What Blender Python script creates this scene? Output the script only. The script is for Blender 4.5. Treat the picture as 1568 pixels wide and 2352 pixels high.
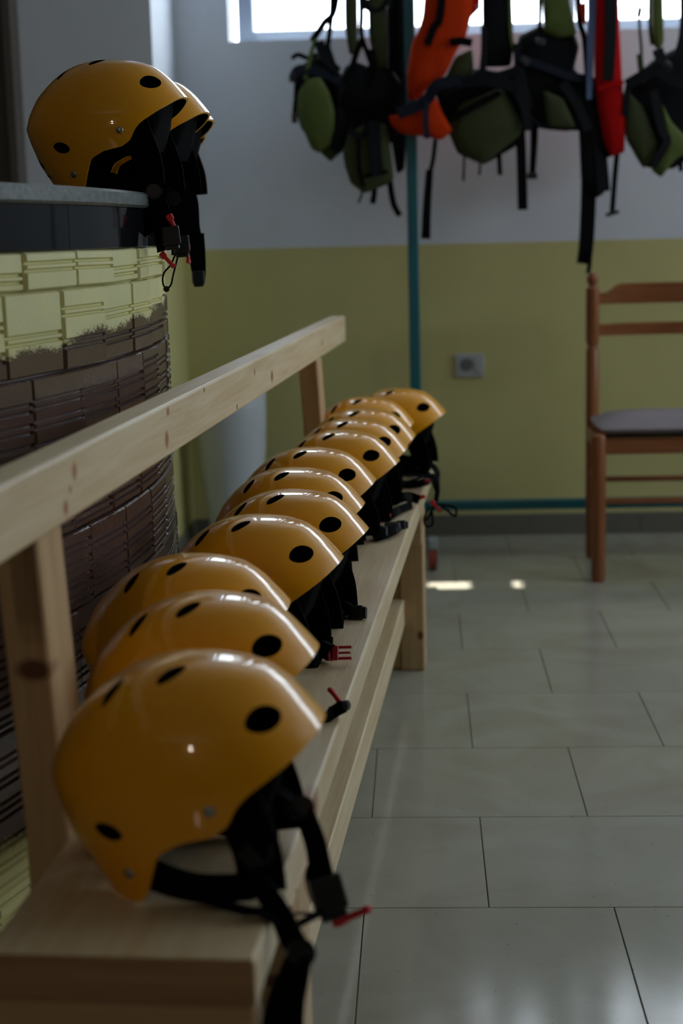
import bpy, bmesh, math, random
import numpy as np
from mathutils import Vector, Matrix

random.seed(7)
scene = bpy.context.scene
COL = scene.collection
for o in list(bpy.data.objects):
    bpy.data.objects.remove(o)

# ------------------------------------------------------------------ camera
F, CX, CY, CAM_H = 3620.0, 784.0, 1176.0, 1.07        # focal length in pixels of the 1568x2352 frame
_y = np.array([(963 - CX) / F, (CY - 537) / F, 1.0]); _y /= np.linalg.norm(_y)
_x = np.array([1, .0158, 0.0]); _x[2] = -(_x[0] * _y[0] + _x[1] * _y[1]) / _y[2]; _x /= np.linalg.norm(_x)
_z = np.cross(_x, _y)
if _z[1] < 0: _z = -_z
MC = np.array([_x, _y, _z])                            # world = MC @ (right, up, forward)
cam_d = bpy.data.cameras.new('camera')
cam = bpy.data.objects.new('camera', cam_d); COL.objects.link(cam)
_r, _u, _f = MC[:, 0], MC[:, 1], MC[:, 2]
cam.matrix_world = Matrix(((_r[0], _u[0], -_f[0], 0), (_r[1], _u[1], -_f[1], 0), (_r[2], _u[2], -_f[2], CAM_H), (0, 0, 0, 1)))
cam_d.sensor_fit = 'VERTICAL'; cam_d.sensor_height = 36.0; cam_d.sensor_width = 24.0
cam_d.lens = F / 2352 * 36
cam_d.clip_start = 0.05
cam_d.dof.use_dof = True; cam_d.dof.focus_distance = 2.55; cam_d.dof.aperture_fstop = 3.5
scene.camera = cam

# ------------------------------------------------------------------ world, sun, daylight, exposure
w = bpy.data.worlds.new('sky'); scene.world = w; w.use_nodes = True
wn = w.node_tree.nodes; wl = w.node_tree.links; wn.clear()
wo = wn.new('ShaderNodeOutputWorld'); wb = wn.new('ShaderNodeBackground')
wb.inputs[0].default_value = (0.80, 0.90, 1.0, 1); wb.inputs[1].default_value = 10.0
wl.new(wb.outputs[0], wo.inputs[0])

sd = bpy.data.lights.new('sun', 'SUN'); sd.energy = 16.0; sd.angle = 0.009; sd.color = (1.0, 0.95, 0.86)
sun = bpy.data.objects.new('sun', sd); COL.objects.link(sun)
sun.location = (0, 9, 8)
SUN_EL = math.radians(66.0); SUN_AZ = math.radians(0.0)
sun.rotation_euler = Vector((math.sin(SUN_AZ) * math.cos(SUN_EL), -math.cos(SUN_AZ) * math.cos(SUN_EL), -math.sin(SUN_EL))).to_track_quat('-Z', 'Y').to_euler()

def area(name, loc, rot, sx, sy, power, color):
    d = bpy.data.lights.new(name, 'AREA'); d.shape = 'RECTANGLE'; d.size = sx; d.size_y = sy; d.energy = power; d.color = color
    o = bpy.data.objects.new(name, d); COL.objects.link(o); o.location = loc; o.rotation_euler = rot
    return o
RW_X = 4.4                                             # right hand wall with the daylight windows
RWIN = [(2.0, 4.6)]                                    # y range of its high window
RWIN_Z = (1.55, 2.35)
_p = area('window_portal', (1.7, 5.83, 2.09), (math.radians(-90), 0, 0), 4.6, 0.7, 1, (1, 1, 1))   # sampling aid for the sky seen through the far window
_p.data.cycles.is_portal = True
for a, b in RWIN:
    _p = area('window_portal', (RW_X + 0.23, (a + b) / 2, sum(RWIN_Z) / 2), (0, math.radians(90), 0), RWIN_Z[1] - RWIN_Z[0], b - a, 1, (1, 1, 1))
    _p.data.cycles.is_portal = True
scene.view_settings.view_transform = 'Standard'
scene.view_settings.look = 'None'
scene.view_settings.gamma = 1.0
scene.view_settings.use_curve_mapping = False
scene.view_settings.exposure = -0.12
scene.cycles.max_bounces = 6; scene.cycles.glossy_bounces = 3; scene.cycles.transparent_max_bounces = 6
scene.cycles.use_adaptive_sampling = True; scene.cycles.adaptive_threshold = 0.02

# ------------------------------------------------------------------ pixel <-> world helpers (for measuring the place)
CAM = np.array([0, 0, CAM_H])
def ray(px, py): return MC @ np.array([(px - CX) / F, (CY - py) / F, 1.0])
def on_y(px, py, yy):
    d = ray(px, py); p = CAM + d * (yy / d[1]); return Vector(p)
def on_z(px, py, zz):
    d = ray(px, py); p = CAM + d * ((zz - CAM_H) / d[2]); return Vector(p)

# ------------------------------------------------------------------ object helpers
def link(o, parent=None):
    COL.objects.link(o)
    if parent is not None: o.parent = parent
    return o
def tag(o, label=None, cat=None, group=None, kind=None):
    if label: o['label'] = label
    if cat: o['category'] = cat
    if group: o['group'] = group
    if kind: o['kind'] = kind
    return o
def empty(name, loc=(0, 0, 0), rz=0.0, rx=0.0, ry=0.0):
    o = bpy.data.objects.new(name, None); COL.objects.link(o)
    o.empty_display_size = 0.05
    o.location = loc; o.rotation_euler = (rx, ry, rz)
    return o
def mesh_of(bm, name, smooth=False, angle=None):
    me = bpy.data.meshes.new(name)
    bmesh.ops.recalc_face_normals(bm, faces=bm.faces[:])
    bm.to_mesh(me); bm.free()
    if smooth:
        for p in me.polygons: p.use_smooth = True
        if angle:
            try: me.set_sharp_from_angle(angle=math.radians(angle))
            except Exception: pass
    return me
def obj(name, bm, mat, parent=None, smooth=False, angle=35, world=False):
    """link a bmesh as one object; world=True: coordinates are world ones though it has a parent"""
    me = mesh_of(bm, name, smooth, angle)
    if mat is not None:
        for m in (mat if isinstance(mat, (list, tuple)) else [mat]): me.materials.append(m)
    o = bpy.data.objects.new(name, me); link(o, parent)
    if world and parent is not None:
        bpy.context.view_layer.update()
        o.matrix_parent_inverse = parent.matrix_basis.inverted()
    return o
def add_box(bm, x0, x1, y0, y1, z0, z1, bevel=0.0, mtx=None, seg=1):
    m = Matrix.Translation(((x0 + x1) / 2, (y0 + y1) / 2, (z0 + z1) / 2)) @ Matrix.Diagonal((abs(x1 - x0), abs(y1 - y0), abs(z1 - z0), 1))
    if mtx is not None: m = mtx @ m
    r = bmesh.ops.create_cube(bm, size=1.0, matrix=m)
    if bevel > 0:
        es = list({e for v in r['verts'] for e in v.link_edges})
        bmesh.ops.bevel(bm, geom=es, offset=bevel, segments=seg, profile=0.5, affect='EDGES')
def box(x0, x1, y0, y1, z0, z1, bevel=0.0, mtx=None, seg=1):
    bm = bmesh.new(); add_box(bm, x0, x1, y0, y1, z0, z1, bevel, mtx, seg); return bm
def add_cyl(bm, p0, p1, r0, r1=None, seg=16):
    r1 = r0 if r1 is None else r1
    p0, p1 = Vector(p0), Vector(p1); d = p1 - p0
    m = Matrix.Translation((p0 + p1) / 2) @ d.to_track_quat('Z', 'Y').to_matrix().to_4x4()
    bmesh.ops.create_cone(bm, cap_ends=True, segments=seg, radius1=r0, radius2=r1, depth=d.length, matrix=m)
def add_lathe(bm, prof, base, seg=20, cap=True):
    rings = []
    for r, z in prof:
        rings.append([bm.verts.new((base[0] + r * math.cos(2 * math.pi * i / seg), base[1] + r * math.sin(2 * math.pi * i / seg), base[2] + z)) for i in range(seg)])
    for a, b in zip(rings[:-1], rings[1:]):
        for i in range(seg):
            bm.faces.new((a[i], a[(i + 1) % seg], b[(i + 1) % seg], b[i]))
    if cap:
        bm.faces.new(rings[0]); bm.faces.new(rings[-1])
def catmull(pts, n=6):
    P = [Vector(p) for p in pts]
    if len(P) < 3:
        return [P[0].lerp(P[-1], i / n) for i in range(n + 1)]
    out = []
    for i in range(len(P) - 1):
        p0 = P[max(i - 1, 0)]; p1 = P[i]; p2 = P[i + 1]; p3 = P[min(i + 2, len(P) - 1)]
        for k in range(n):
            t = k / n
            out.append(0.5 * ((2 * p1) + (p2 - p0) * t + (2 * p0 - 5 * p1 + 4 * p2 - p3) * t * t + (3 * p1 - p0 - 3 * p2 + p3) * t ** 3))
    out.append(P[-1]); return out
def add_ribbon(bm, pts, width, thick, side, n=6):
    """webbing swept along pts; side = direction of its width (one vector or one per point); width = number or (start, end)"""
    P = catmull(pts, n)
    S = None
    if isinstance(side, list): S = catmull(side, n)
    rings = []
    for i, p in enumerate(P):
        t = (P[min(i + 1, len(P) - 1)] - P[max(i - 1, 0)]).normalized()
        s = Vector(S[i]) if S else Vector(side)
        s = (s - t * s.dot(t))
        if s.length < 1e-6: s = t.orthogonal()
        s.normalize(); nn = t.cross(s)
        f = i / (len(P) - 1)
        ww = width if not isinstance(width, tuple) else width[0] + (width[1] - width[0]) * f
        a = s * ww / 2; b = nn * thick / 2
        rings.append([bm.verts.new(p + a + b), bm.verts.new(p - a + b), bm.verts.new(p - a - b), bm.verts.new(p + a - b)])
    for A, B in zip(rings[:-1], rings[1:]):
        for k in range(4): bm.faces.new((A[k], A[(k + 1) % 4], B[(k + 1) % 4], B[k]))
    bm.faces.new(rings[0]); bm.faces.new(rings[-1])
def ribbon(pts, width, thick, side, n=6):
    bm = bmesh.new(); add_ribbon(bm, pts, width, thick, side, n); return bm
def add_tube(bm, pts, r, n=6, seg=8):
    P = catmull(pts, n); rings = []; up = Vector((0, 0, 1))
    prev = None
    for i, p in enumerate(P):
        t = (P[min(i + 1, len(P) - 1)] - P[max(i - 1, 0)]).normalized()
        s = prev if prev is not None else (t.orthogonal())
        s = (s - t * s.dot(t)).normalized(); prev = s; q = t.cross(s)
        rings.append([bm.verts.new(p + (s * math.cos(2 * math.pi * k / seg) + q * math.sin(2 * math.pi * k / seg)) * r) for k in range(seg)])
    for A, B in zip(rings[:-1], rings[1:]):
        for k in range(seg): bm.faces.new((A[k], A[(k + 1) % seg], B[(k + 1) % seg], B[k]))
    bm.faces.new(rings[0]); bm.faces.new(rings[-1])

# ------------------------------------------------------------------ materials
def new_mat(name):
    m = bpy.data.materials.new(name); m.use_nodes = True
    nt = m.node_tree; b = nt.nodes['Principled BSDF']
    return m, nt, b
def N(nt, t, **kw):
    n = nt.nodes.new(t)
    for k, v in kw.items(): setattr(n, k, v)
    return n
def mat_plain(name, col, rough=0.5, var=0.08, scale=20.0, bump=0.0, bscale=200.0, metal=0.0, coat=0.0, spec=0.5, coords='Object'):
    m, nt, b = new_mat(name)
    tc = N(nt, 'ShaderNodeTexCoord'); no = N(nt, 'ShaderNodeTexNoise'); no.inputs['Scale'].default_value = scale; no.inputs['Detail'].default_value = 4
    nt.links.new(tc.outputs[coords], no.inputs['Vector'])
    mx = N(nt, 'ShaderNodeMix', data_type='RGBA')
    mx.inputs[6].default_value = tuple(c * (1 - var) for c in col) + (1,)
    mx.inputs[7].default_value = tuple(min(1, c * (1 + var)) for c in col) + (1,)
    nt.links.new(no.outputs[0], mx.inputs[0]); nt.links.new(mx.outputs[2], b.inputs['Base Color'])
    b.inputs['Roughness'].default_value = rough; b.inputs['Metallic'].default_value = metal
    b.inputs['Specular IOR Level'].default_value = spec
    if coat: b.inputs['Coat Weight'].default_value = coat; b.inputs['Coat Roughness'].default_value = 0.08
    if bump:
        n2 = N(nt, 'ShaderNodeTexNoise'); n2.inputs['Scale'].default_value = bscale; n2.inputs['Detail'].default_value = 3
        nt.links.new(tc.outputs[coords], n2.inputs['Vector'])
        bp = N(nt, 'ShaderNodeBump'); bp.inputs['Strength'].default_value = bump; bp.inputs['Distance'].default_value = 0.002
        nt.links.new(n2.outputs[0], bp.inputs['Height']); nt.links.new(bp.outputs[0], b.inputs['Normal'])
    return m
def srgb(r, g, b):
    f = lambda c: (c / 255 / 12.92) if c / 255 <= 0.04045 else ((c / 255 + 0.055) / 1.055) ** 2.4
    return (f(r), f(g), f(b))
def mat_wood(name, axis, light, dark, knot=None, rough=0.5, seed=0.0, kscale=1.0, spots=()):
    m, nt, b = new_mat(name)
    tc = N(nt, 'ShaderNodeTexCoord')
    mp = N(nt, 'ShaderNodeMapping'); s = [14.0, 14.0, 14.0]; s[axis] = 0.9
    mp.inputs['Scale'].default_value = s; mp.inputs['Location'].default_value = (seed, seed * 1.7, seed * 0.6)
    nt.links.new(tc.outputs['Object'], mp.inputs['Vector'])
    n1 = N(nt, 'ShaderNodeTexNoise'); n1.inputs['Scale'].default_value = 3.0; n1.inputs['Detail'].default_value = 6; n1.inputs['Distortion'].default_value = 0.6
    nt.links.new(mp.outputs[0], n1.inputs['Vector'])
    mp2 = N(nt, 'ShaderNodeMapping'); s2 = [90.0, 90.0, 90.0]; s2[axis] = 2.0
    mp2.inputs['Scale'].default_value = s2
    nt.links.new(tc.outputs['Object'], mp2.inputs['Vector'])
    n2 = N(nt, 'ShaderNodeTexNoise'); n2.inputs['Scale'].default_value = 3.0; n2.inputs['Detail'].default_value = 3
    nt.links.new(mp2.outputs[0], n2.inputs['Vector'])
    ad = N(nt, 'ShaderNodeMath', operation='MULTIPLY_ADD'); ad.inputs[1].default_value = 0.4
    nt.links.new(n2.outputs[0], ad.inputs[0]); nt.links.new(n1.outputs[0], ad.inputs[2])
    rp = N(nt, 'ShaderNodeMapRange'); rp.inputs[1].default_value = 0.5; rp.inputs[2].default_value = 0.95
    nt.links.new(ad.outputs[0], rp.inputs[0])
    mx = N(nt, 'ShaderNodeMix', data_type='RGBA'); mx.inputs[6].default_value = light + (1,); mx.inputs[7].default_value = dark + (1,)
    nt.links.new(rp.outputs[0], mx.inputs[0])
    last = mx.outputs[2]
    if knot:
        mp3 = N(nt, 'ShaderNodeMapping'); s3 = [6.0 * kscale] * 3; s3[axis] = 3.2 * kscale
        mp3.inputs['Scale'].default_value = s3; mp3.inputs['Location'].default_value = (seed * 2.3, seed, seed * 0.7)
        nt.links.new(tc.outputs['Object'], mp3.inputs['Vector'])
        vo = N(nt, 'ShaderNodeTexVoronoi'); vo.inputs['Scale'].default_value = 1.0; vo.inputs['Randomness'].default_value = 1.0
        nt.links.new(mp3.outputs[0], vo.inputs['Vector'])
        kr = N(nt, 'ShaderNodeMapRange'); kr.inputs[1].default_value = 0.19; kr.inputs[2].default_value = 0.07
        nt.links.new(vo.outputs['Distance'], kr.inputs[0])
        m3 = N(nt, 'ShaderNodeMix', data_type='RGBA'); m3.inputs[7].default_value = knot + (1,)
        nt.links.new(kr.outputs[0], m3.inputs[0]); nt.links.new(last, m3.inputs[6]); last = m3.outputs[2]
    for (c, rad, colr) in spots:                        # single knots at known places on the board
        sv = N(nt, 'ShaderNodeVectorMath', operation='SUBTRACT'); sv.inputs[1].default_value = c; nt.links.new(tc.outputs['Object'], sv.inputs[0])
        dv = N(nt, 'ShaderNodeVectorMath', operation='DIVIDE'); dv.inputs[1].default_value = rad; nt.links.new(sv.outputs[0], dv.inputs[0])
        ln = N(nt, 'ShaderNodeVectorMath', operation='LENGTH'); nt.links.new(dv.outputs[0], ln.inputs[0])
        kr = N(nt, 'ShaderNodeMapRange'); kr.inputs[1].default_value = 1.15; kr.inputs[2].default_value = 0.6; nt.links.new(ln.outputs['Value'], kr.inputs[0])
        m4 = N(nt, 'ShaderNodeMix', data_type='RGBA'); m4.inputs[7].default_value = colr + (1,)
        nt.links.new(kr.outputs[0], m4.inputs[0]); nt.links.new(last, m4.inputs[6]); last = m4.outputs[2]
    nt.links.new(last, b.inputs['Base Color'])
    b.inputs['Roughness'].default_value = rough
    bp = N(nt, 'ShaderNodeBump'); bp.inputs['Strength'].default_value = 0.15; bp.inputs['Distance'].default_value = 0.002
    nt.links.new(n2.outputs[0], bp.inputs['Height']); nt.links.new(bp.outputs[0], b.inputs['Normal'])
    return m
def mat_two_tone(name, low, high, zline, rough=0.6):
    """painted wall: one colour up to the height zline, another above it"""
    m, nt, b = new_mat(name)
    ge = N(nt, 'ShaderNodeNewGeometry'); sp = N(nt, 'ShaderNodeSeparateXYZ')
    nt.links.new(ge.outputs['Position'], sp.inputs[0])
    no = N(nt, 'ShaderNodeTexNoise'); no.inputs['Scale'].default_value = 5.0; no.inputs['Detail'].default_value = 3
    nt.links.new(ge.outputs['Position'], no.inputs['Vector'])
    gt = N(nt, 'ShaderNodeMath', operation='GREATER_THAN'); gt.inputs[1].default_value = zline
    nt.links.new(sp.outputs[2], gt.inputs[0])
    mx = N(nt, 'ShaderNodeMix', data_type='RGBA'); mx.inputs[6].default_value = low + (1,); mx.inputs[7].default_value = high + (1,)
    nt.links.new(gt.outputs[0], mx.inputs[0])
    va = N(nt, 'ShaderNodeMapRange'); va.inputs[3].default_value = 0.94; va.inputs[4].default_value = 1.05
    nt.links.new(no.outputs[0], va.inputs[0])
    hs = N(nt, 'ShaderNodeHueSaturation'); nt.links.new(va.outputs[0], hs.inputs['Value']); nt.links.new(mx.outputs[2], hs.inputs['Color'])
    nt.links.new(hs.outputs[0], b.inputs['Base Color']); b.inputs['Roughness'].default_value = rough
    b.inputs['Specular IOR Level'].default_value = 0.3
    n2 = N(nt, 'ShaderNodeTexNoise'); n2.inputs['Scale'].default_value = 120.0
    nt.links.new(ge.outputs['Position'], n2.inputs['Vector'])
    bp = N(nt, 'ShaderNodeBump'); bp.inputs['Strength'].default_value = 0.12; bp.inputs['Distance'].default_value = 0.002
    nt.links.new(n2.outputs[0], bp.inputs['Height']); nt.links.new(bp.outputs[0], b.inputs['Normal'])
    return m

PAINT_Z = 1.033
M = {}
M['wall'] = mat_two_tone('painted_wall', srgb(206, 199, 138), srgb(220, 226, 234), PAINT_Z)
M['wall_white'] = mat_plain('white_paint', srgb(198, 202, 208), 0.7, 0.04, 4)
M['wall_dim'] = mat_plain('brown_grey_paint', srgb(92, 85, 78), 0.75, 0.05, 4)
M['ceiling'] = mat_plain('ceiling_paint', srgb(205, 205, 203), 0.8, 0.03, 4)
M['door'] = mat_plain('dark_door_laminate', srgb(88, 82, 78), 0.5, 0.06, 6)
M['skirting'] = mat_plain('grey_skirting_ceramic', srgb(112, 110, 100), 0.35, 0.12, 8, coords='Generated')
M['grout'] = mat_plain('dark_grout', srgb(92, 92, 86), 0.9, 0.1, 30)
M['pvc'] = mat_plain('window_pvc', srgb(150, 165, 185), 0.35, 0.03, 6)
M['teal'] = mat_plain('teal_enamel', srgb(18, 102, 114), 0.4, 0.06, 10)
M['socket'] = mat_plain('socket_plastic', srgb(180, 184, 186), 0.35, 0.03, 10)
M['socket_dark'] = mat_plain('socket_recess', srgb(110, 112, 112), 0.5, 0.03, 10)
M['bin'] = mat_plain('white_bin_plastic', srgb(205, 212, 218), 0.3, 0.03, 6)
M['black_plastic'] = mat_plain('black_plastic', srgb(20, 21, 24), 0.35, 0.2, 30)
M['webbing'] = mat_plain('black_webbing', srgb(13, 13, 15), 0.9, 0.25, 120, 0.35, 700, spec=0.05)
M['foam'] = mat_plain('black_foam', srgb(12, 12, 13), 0.9, 0.2, 60, spec=0.02)
M['red'] = mat_plain('red_plastic', srgb(196, 20, 36), 0.35, 0.06, 30)
M['slate_plastic'] = mat_plain('slate_plastic', srgb(44, 48, 56), 0.4, 0.1, 30)
M['steel'] = mat_plain('rivet_steel', srgb(160, 165, 160), 0.3, 0.05, 40, metal=0.9)
M['rubber'] = mat_plain('caster_rubber', srgb(150, 62, 40), 0.6, 0.08, 20)
M['caster'] = mat_plain('caster_grey', srgb(150, 160, 165), 0.35, 0.06, 20, metal=0.4)
M['olive'] = mat_plain('olive_nylon', srgb(76, 90, 30), 0.8, 0.18, 14, 0.3, 300)
M['olive_dark'] = mat_plain('dark_olive_nylon', srgb(50, 58, 22), 0.85, 0.18, 14, 0.3, 300)
M['nylon_black'] = mat_plain('black_nylon', srgb(20, 21, 24), 0.8, 0.25, 20, 0.3, 300, spec=0.1)
M['nylon_navy'] = mat_plain('navy_nylon', srgb(28, 32, 44), 0.75, 0.2, 20, 0.3, 300, spec=0.1)
M['nylon_blue'] = mat_plain('blue_webbing', srgb(62, 82, 120), 0.7, 0.1, 20, 0.3, 300)
M['orange'] = mat_plain('orange_nylon', srgb(184, 50, 8), 0.8, 0.1, 12, 0.3, 300, spec=0.08)
M['red_nylon'] = mat_plain('red_nylon', srgb(176, 14, 14), 0.8, 0.1, 12, 0.3, 300, spec=0.08)
M['cushion'] = mat_plain('grey_cushion_fabric', srgb(142, 132, 136), 0.85, 0.22, 9, 0.3, 400)
M['apron'] = mat_plain('black_gloss_stone', srgb(20, 20, 22), 0.06, 0.1, 10, spec=0.07)
PINE_L, PINE_D, PINE_K = srgb(226, 208, 172), srgb(204, 176, 132), srgb(150, 98, 66)
M['pine_y'] = mat_wood('pine_along', 1, PINE_L, PINE_D, PINE_K, 0.45)
KN = srgb(168, 108, 78)
M['pine_y2'] = mat_wood('pine_along_backrest', 1, srgb(228, 210, 176), srgb(206, 178, 134), None, 0.45, 3.7, 1.15, [
    ((-.245, .372, .827), (.05, .010, .011), KN), ((-.245, .332, .794), (.05, .010, .009), KN), ((-.245, .352, .810), (.05, .004, .005), srgb(120, 90, 64)), ((-.245, .828, .802), (.05, .013, .013), KN),
    ((-.245, .842, .839), (.05, .010, .007), KN), ((-.245, 1.38, .786), (.05, .006, .006), srgb(96, 66, 40)), ((-.245, 1.10, .843), (.05, .007, .004), srgb(130, 96, 60)),
    ((-.245, 1.778, .803), (.05, .018, .013), srgb(160, 108, 70)), ((-.245, 1.574, .829), (.05, .006, .008), srgb(130, 92, 56)), ((-.245, 2.6, .812), (.05, .012, .010), KN)])
M['pine_z'] = mat_wood('pine_upright', 2, srgb(206, 176, 132), srgb(180, 144, 100), None, 0.5, 1.3, 1.0, [((-.268, .26, .636), (.021, .06, .013), srgb(104, 60, 38)), ((-.03, .26, .3), (.012, .06, .009), srgb(110, 66, 42)), ((-.01, 2.52, .09), (.008, .06, .012), srgb(110, 70, 46))])
M['pine_end'] = mat_wood('pine_end_grain', 0, srgb(170, 134, 96), srgb(142, 106, 72), None, 0.65, 4.1)
M['pine_x'] = mat_wood('pine_across', 0, srgb(196, 164, 122), srgb(168, 132, 92), None, 0.5, 2.1)
M['chair'] = mat_wood('stained_beech_upright', 2, srgb(156, 96, 54), srgb(128, 72, 38), None, 0.35, 0.8)
M['chair_x'] = mat_wood('stained_beech_across', 0, srgb(156, 96, 54), srgb(128, 72, 38), None, 0.35, 0.3)

def mat_floor():
    m, nt, b = new_mat('polished_porcelain')
    ge = N(nt, 'ShaderNodeNewGeometry'); oi = N(nt, 'ShaderNodeObjectInfo')
    n1 = N(nt, 'ShaderNodeTexNoise'); n1.inputs['Scale'].default_value = 3.5; n1.inputs['Detail'].default_value = 8; n1.inputs['Distortion'].default_value = 1.6
    nt.links.new(ge.outputs['Position'], n1.inputs['Vector'])
    n2 = N(nt, 'ShaderNodeTexNoise'); n2.inputs['Scale'].default_value = 160; n2.inputs['Detail'].default_value = 1
    nt.links.new(ge.outputs['Position'], n2.inputs['Vector'])
    r = N(nt, 'ShaderNodeMapRange'); r.inputs[1].default_value = 0.35; r.inputs[2].default_value = 0.7
    nt.links.new(n1.outputs[0], r.inputs[0])
    mx = N(nt, 'ShaderNodeMix', data_type='RGBA'); mx.inputs[6].default_value = srgb(170, 169, 155) + (1,); mx.inputs[7].default_value = srgb(158, 155, 140) + (1,)
    nt.links.new(r.outputs[0], mx.inputs[0])
    sp = N(nt, 'ShaderNodeMapRange'); sp.inputs[1].default_value = 0.26; sp.inputs[2].default_value = 0.2
    nt.links.new(n2.outputs[0], sp.inputs[0])
    m2 = N(nt, 'ShaderNodeMix', data_type='RGBA'); m2.inputs[7].default_value = srgb(90, 84, 76) + (1,)
    nt.links.new(sp.outputs[0], m2.inputs[0]); nt.links.new(mx.outputs[2], m2.inputs[6])
    hv = N(nt, 'ShaderNodeMapRange'); hv.inputs[3].default_value = 0.96; hv.inputs[4].default_value = 1.03
    nt.links.new(oi.outputs['Random'], hv.inputs[0])
    hs = N(nt, 'ShaderNodeHueSaturation'); nt.links.new(hv.outputs[0], hs.inputs['Value']); nt.links.new(m2.outputs[2], hs.inputs['Color'])
    nt.links.new(hs.outputs[0], b.inputs['Base Color'])
    rr = N(nt, 'ShaderNodeMapRange'); rr.inputs[3].default_value = 0.09; rr.inputs[4].default_value = 0.17
    nt.links.new(n1.outputs[0], rr.inputs[0]); nt.links.new(rr.outputs[0], b.inputs['Roughness'])
    b.inputs['Specular IOR Level'].default_value = 0.32
    return m
M['floor'] = mat_floor()

def mat_relief_tile():
    """relief wall tile: brown gloss paint in the middle, older pale yellow paint left at the top and at the foot"""
    m, nt, b = new_mat('painted_relief_tile')
    ge = N(nt, 'ShaderNodeNewGeometry'); sp = N(nt, 'ShaderNodeSeparateXYZ'); nt.links.new(ge.outputs['Position'], sp.inputs[0])
    n1 = N(nt, 'ShaderNodeTexNoise'); n1.inputs['Scale'].default_value = 9.0; n1.inputs['Detail'].default_value = 2
    mp = N(nt, 'ShaderNodeMapping'); mp.inputs['Scale'].default_value = (1, 1, 0.35); nt.links.new(ge.outputs['Position'], mp.inputs[0])
    nt.links.new(mp.outputs[0], n1.inputs['Vector'])
    n2 = N(nt, 'ShaderNodeTexNoise'); n2.inputs['Scale'].default_value = 260.0; n2.inputs['Detail'].default_value = 4
    mp2 = N(nt, 'ShaderNodeMapping'); mp2.inputs['Scale'].default_value = (0.5, 0.5, 1.5); nt.links.new(ge.outputs['Position'], mp2.inputs[0])
    nt.links.new(mp2.outputs[0], n2.inputs['Vector'])
    # wavering height = z + a*(coarse-.5) + b*(fine-.5) + slope along y
    a = N(nt, 'ShaderNodeMath', operation='MULTIPLY_ADD'); a.inputs[1].default_value = 0.045
    nt.links.new(n1.outputs[0], a.inputs[0]); nt.links.new(sp.outputs[2], a.inputs[2])
    c = N(nt, 'ShaderNodeMath', operation='MULTIPLY_ADD'); c.inputs[1].default_value = 0.03
    nt.links.new(n2.outputs[0], c.inputs[0]); nt.links.new(a.outputs[0], c.inputs[2])
    d = N(nt, 'ShaderNodeMath', operation='MULTIPLY_ADD'); d.inputs[1].default_value = -0.035
    nt.links.new(sp.outputs[1], d.inputs[0]); nt.links.new(c.outputs[0], d.inputs[2])
    up = N(nt, 'ShaderNodeMapRange'); up.inputs[1].default_value = 0.896; up.inputs[2].default_value = 0.903
    nt.links.new(d.outputs[0], up.inputs[0])
    lo = N(nt, 'ShaderNodeMapRange'); lo.inputs[1].default_value = 0.275; lo.inputs[2].default_value = 0.255
    nt.links.new(d.outputs[0], lo.inputs[0])
    mxm = N(nt, 'ShaderNodeMath', operation='MAXIMUM'); nt.links.new(up.outputs[0], mxm.inputs[0]); nt.links.new(lo.outputs[0], mxm.inputs[1])
    n3 = N(nt, 'ShaderNodeTexNoise'); n3.inputs['Scale'].default_value = 14; nt.links.new(ge.outputs['Position'], n3.inputs['Vector'])
    ye = N(nt, 'ShaderNodeMix', data_type='RGBA'); ye.inputs[6].default_value = srgb(226, 218, 150) + (1,); ye.inputs[7].default_value = srgb(205, 203, 150) + (1,)
    nt.links.new(n3.outputs[0], ye.inputs[0])
    br = N(nt, 'ShaderNodeMix', data_type='RGBA'); br.inputs[6].default_value = srgb(98, 76, 68) + (1,); br.inputs[7].default_value = srgb(80, 60, 54) + (1,)
    nt.links.new(n3.outputs[0], br.inputs[0])
    mx = N(nt, 'ShaderNodeMix', data_type='RGBA'); nt.links.new(mxm.outputs[0], mx.inputs[0]); nt.links.new(br.outputs[2], mx.inputs[6]); nt.links.new(ye.outputs[2], mx.inputs[7])
    nt.links.new(mx.outputs[2], b.inputs['Base Color'])
    ro = N(nt, 'ShaderNodeMapRange'); ro.inputs[3].default_value = 0.22; ro.inputs[4].default_value = 0.5
    nt.links.new(mxm.outputs[0], ro.inputs[0]); nt.links.new(ro.outputs[0], b.inputs['Roughness'])
    n4 = N(nt, 'ShaderNodeTexNoise'); n4.inputs['Scale'].default_value = 180; n4.inputs['Detail'].default_value = 2
    nt.links.new(ge.outputs['Position'], n4.inputs['Vector'])
    bp = N(nt, 'ShaderNodeBump'); bp.inputs['Strength'].default_value = 0.25; bp.inputs['Distance'].default_value = 0.002
    nt.links.new(n4.outputs[0], bp.inputs['Height']); nt.links.new(bp.outputs[0], b.inputs['Normal'])
    return m
M['relief'] = mat_relief_tile()

def mat_granite():
    m, nt, b = new_mat('grey_green_granite')
    tc = N(nt, 'ShaderNodeTexCoord'); n1 = N(nt, 'ShaderNodeTexNoise'); n1.inputs['Scale'].default_value = 90; n1.inputs['Detail'].default_value = 8; n1.inputs['Roughness'].default_value = 0.8
    nt.links.new(tc.outputs['Object'], n1.inputs['Vector'])
    r = N(nt, 'ShaderNodeMapRange'); r.inputs[1].default_value = 0.38; r.inputs[2].default_value = 0.62; nt.links.new(n1.outputs[0], r.inputs[0])
    mx = N(nt, 'ShaderNodeMix', data_type='RGBA'); mx.inputs[6].default_value = srgb(34, 42, 40) + (1,); mx.inputs[7].default_value = srgb(98, 107, 104) + (1,)
    nt.links.new(r.outputs[0], mx.inputs[0]); nt.links.new(mx.outputs[2], b.inputs['Base Color']); b.inputs['Roughness'].default_value = 0.35
    return m
M['granite'] = mat_granite()
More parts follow.
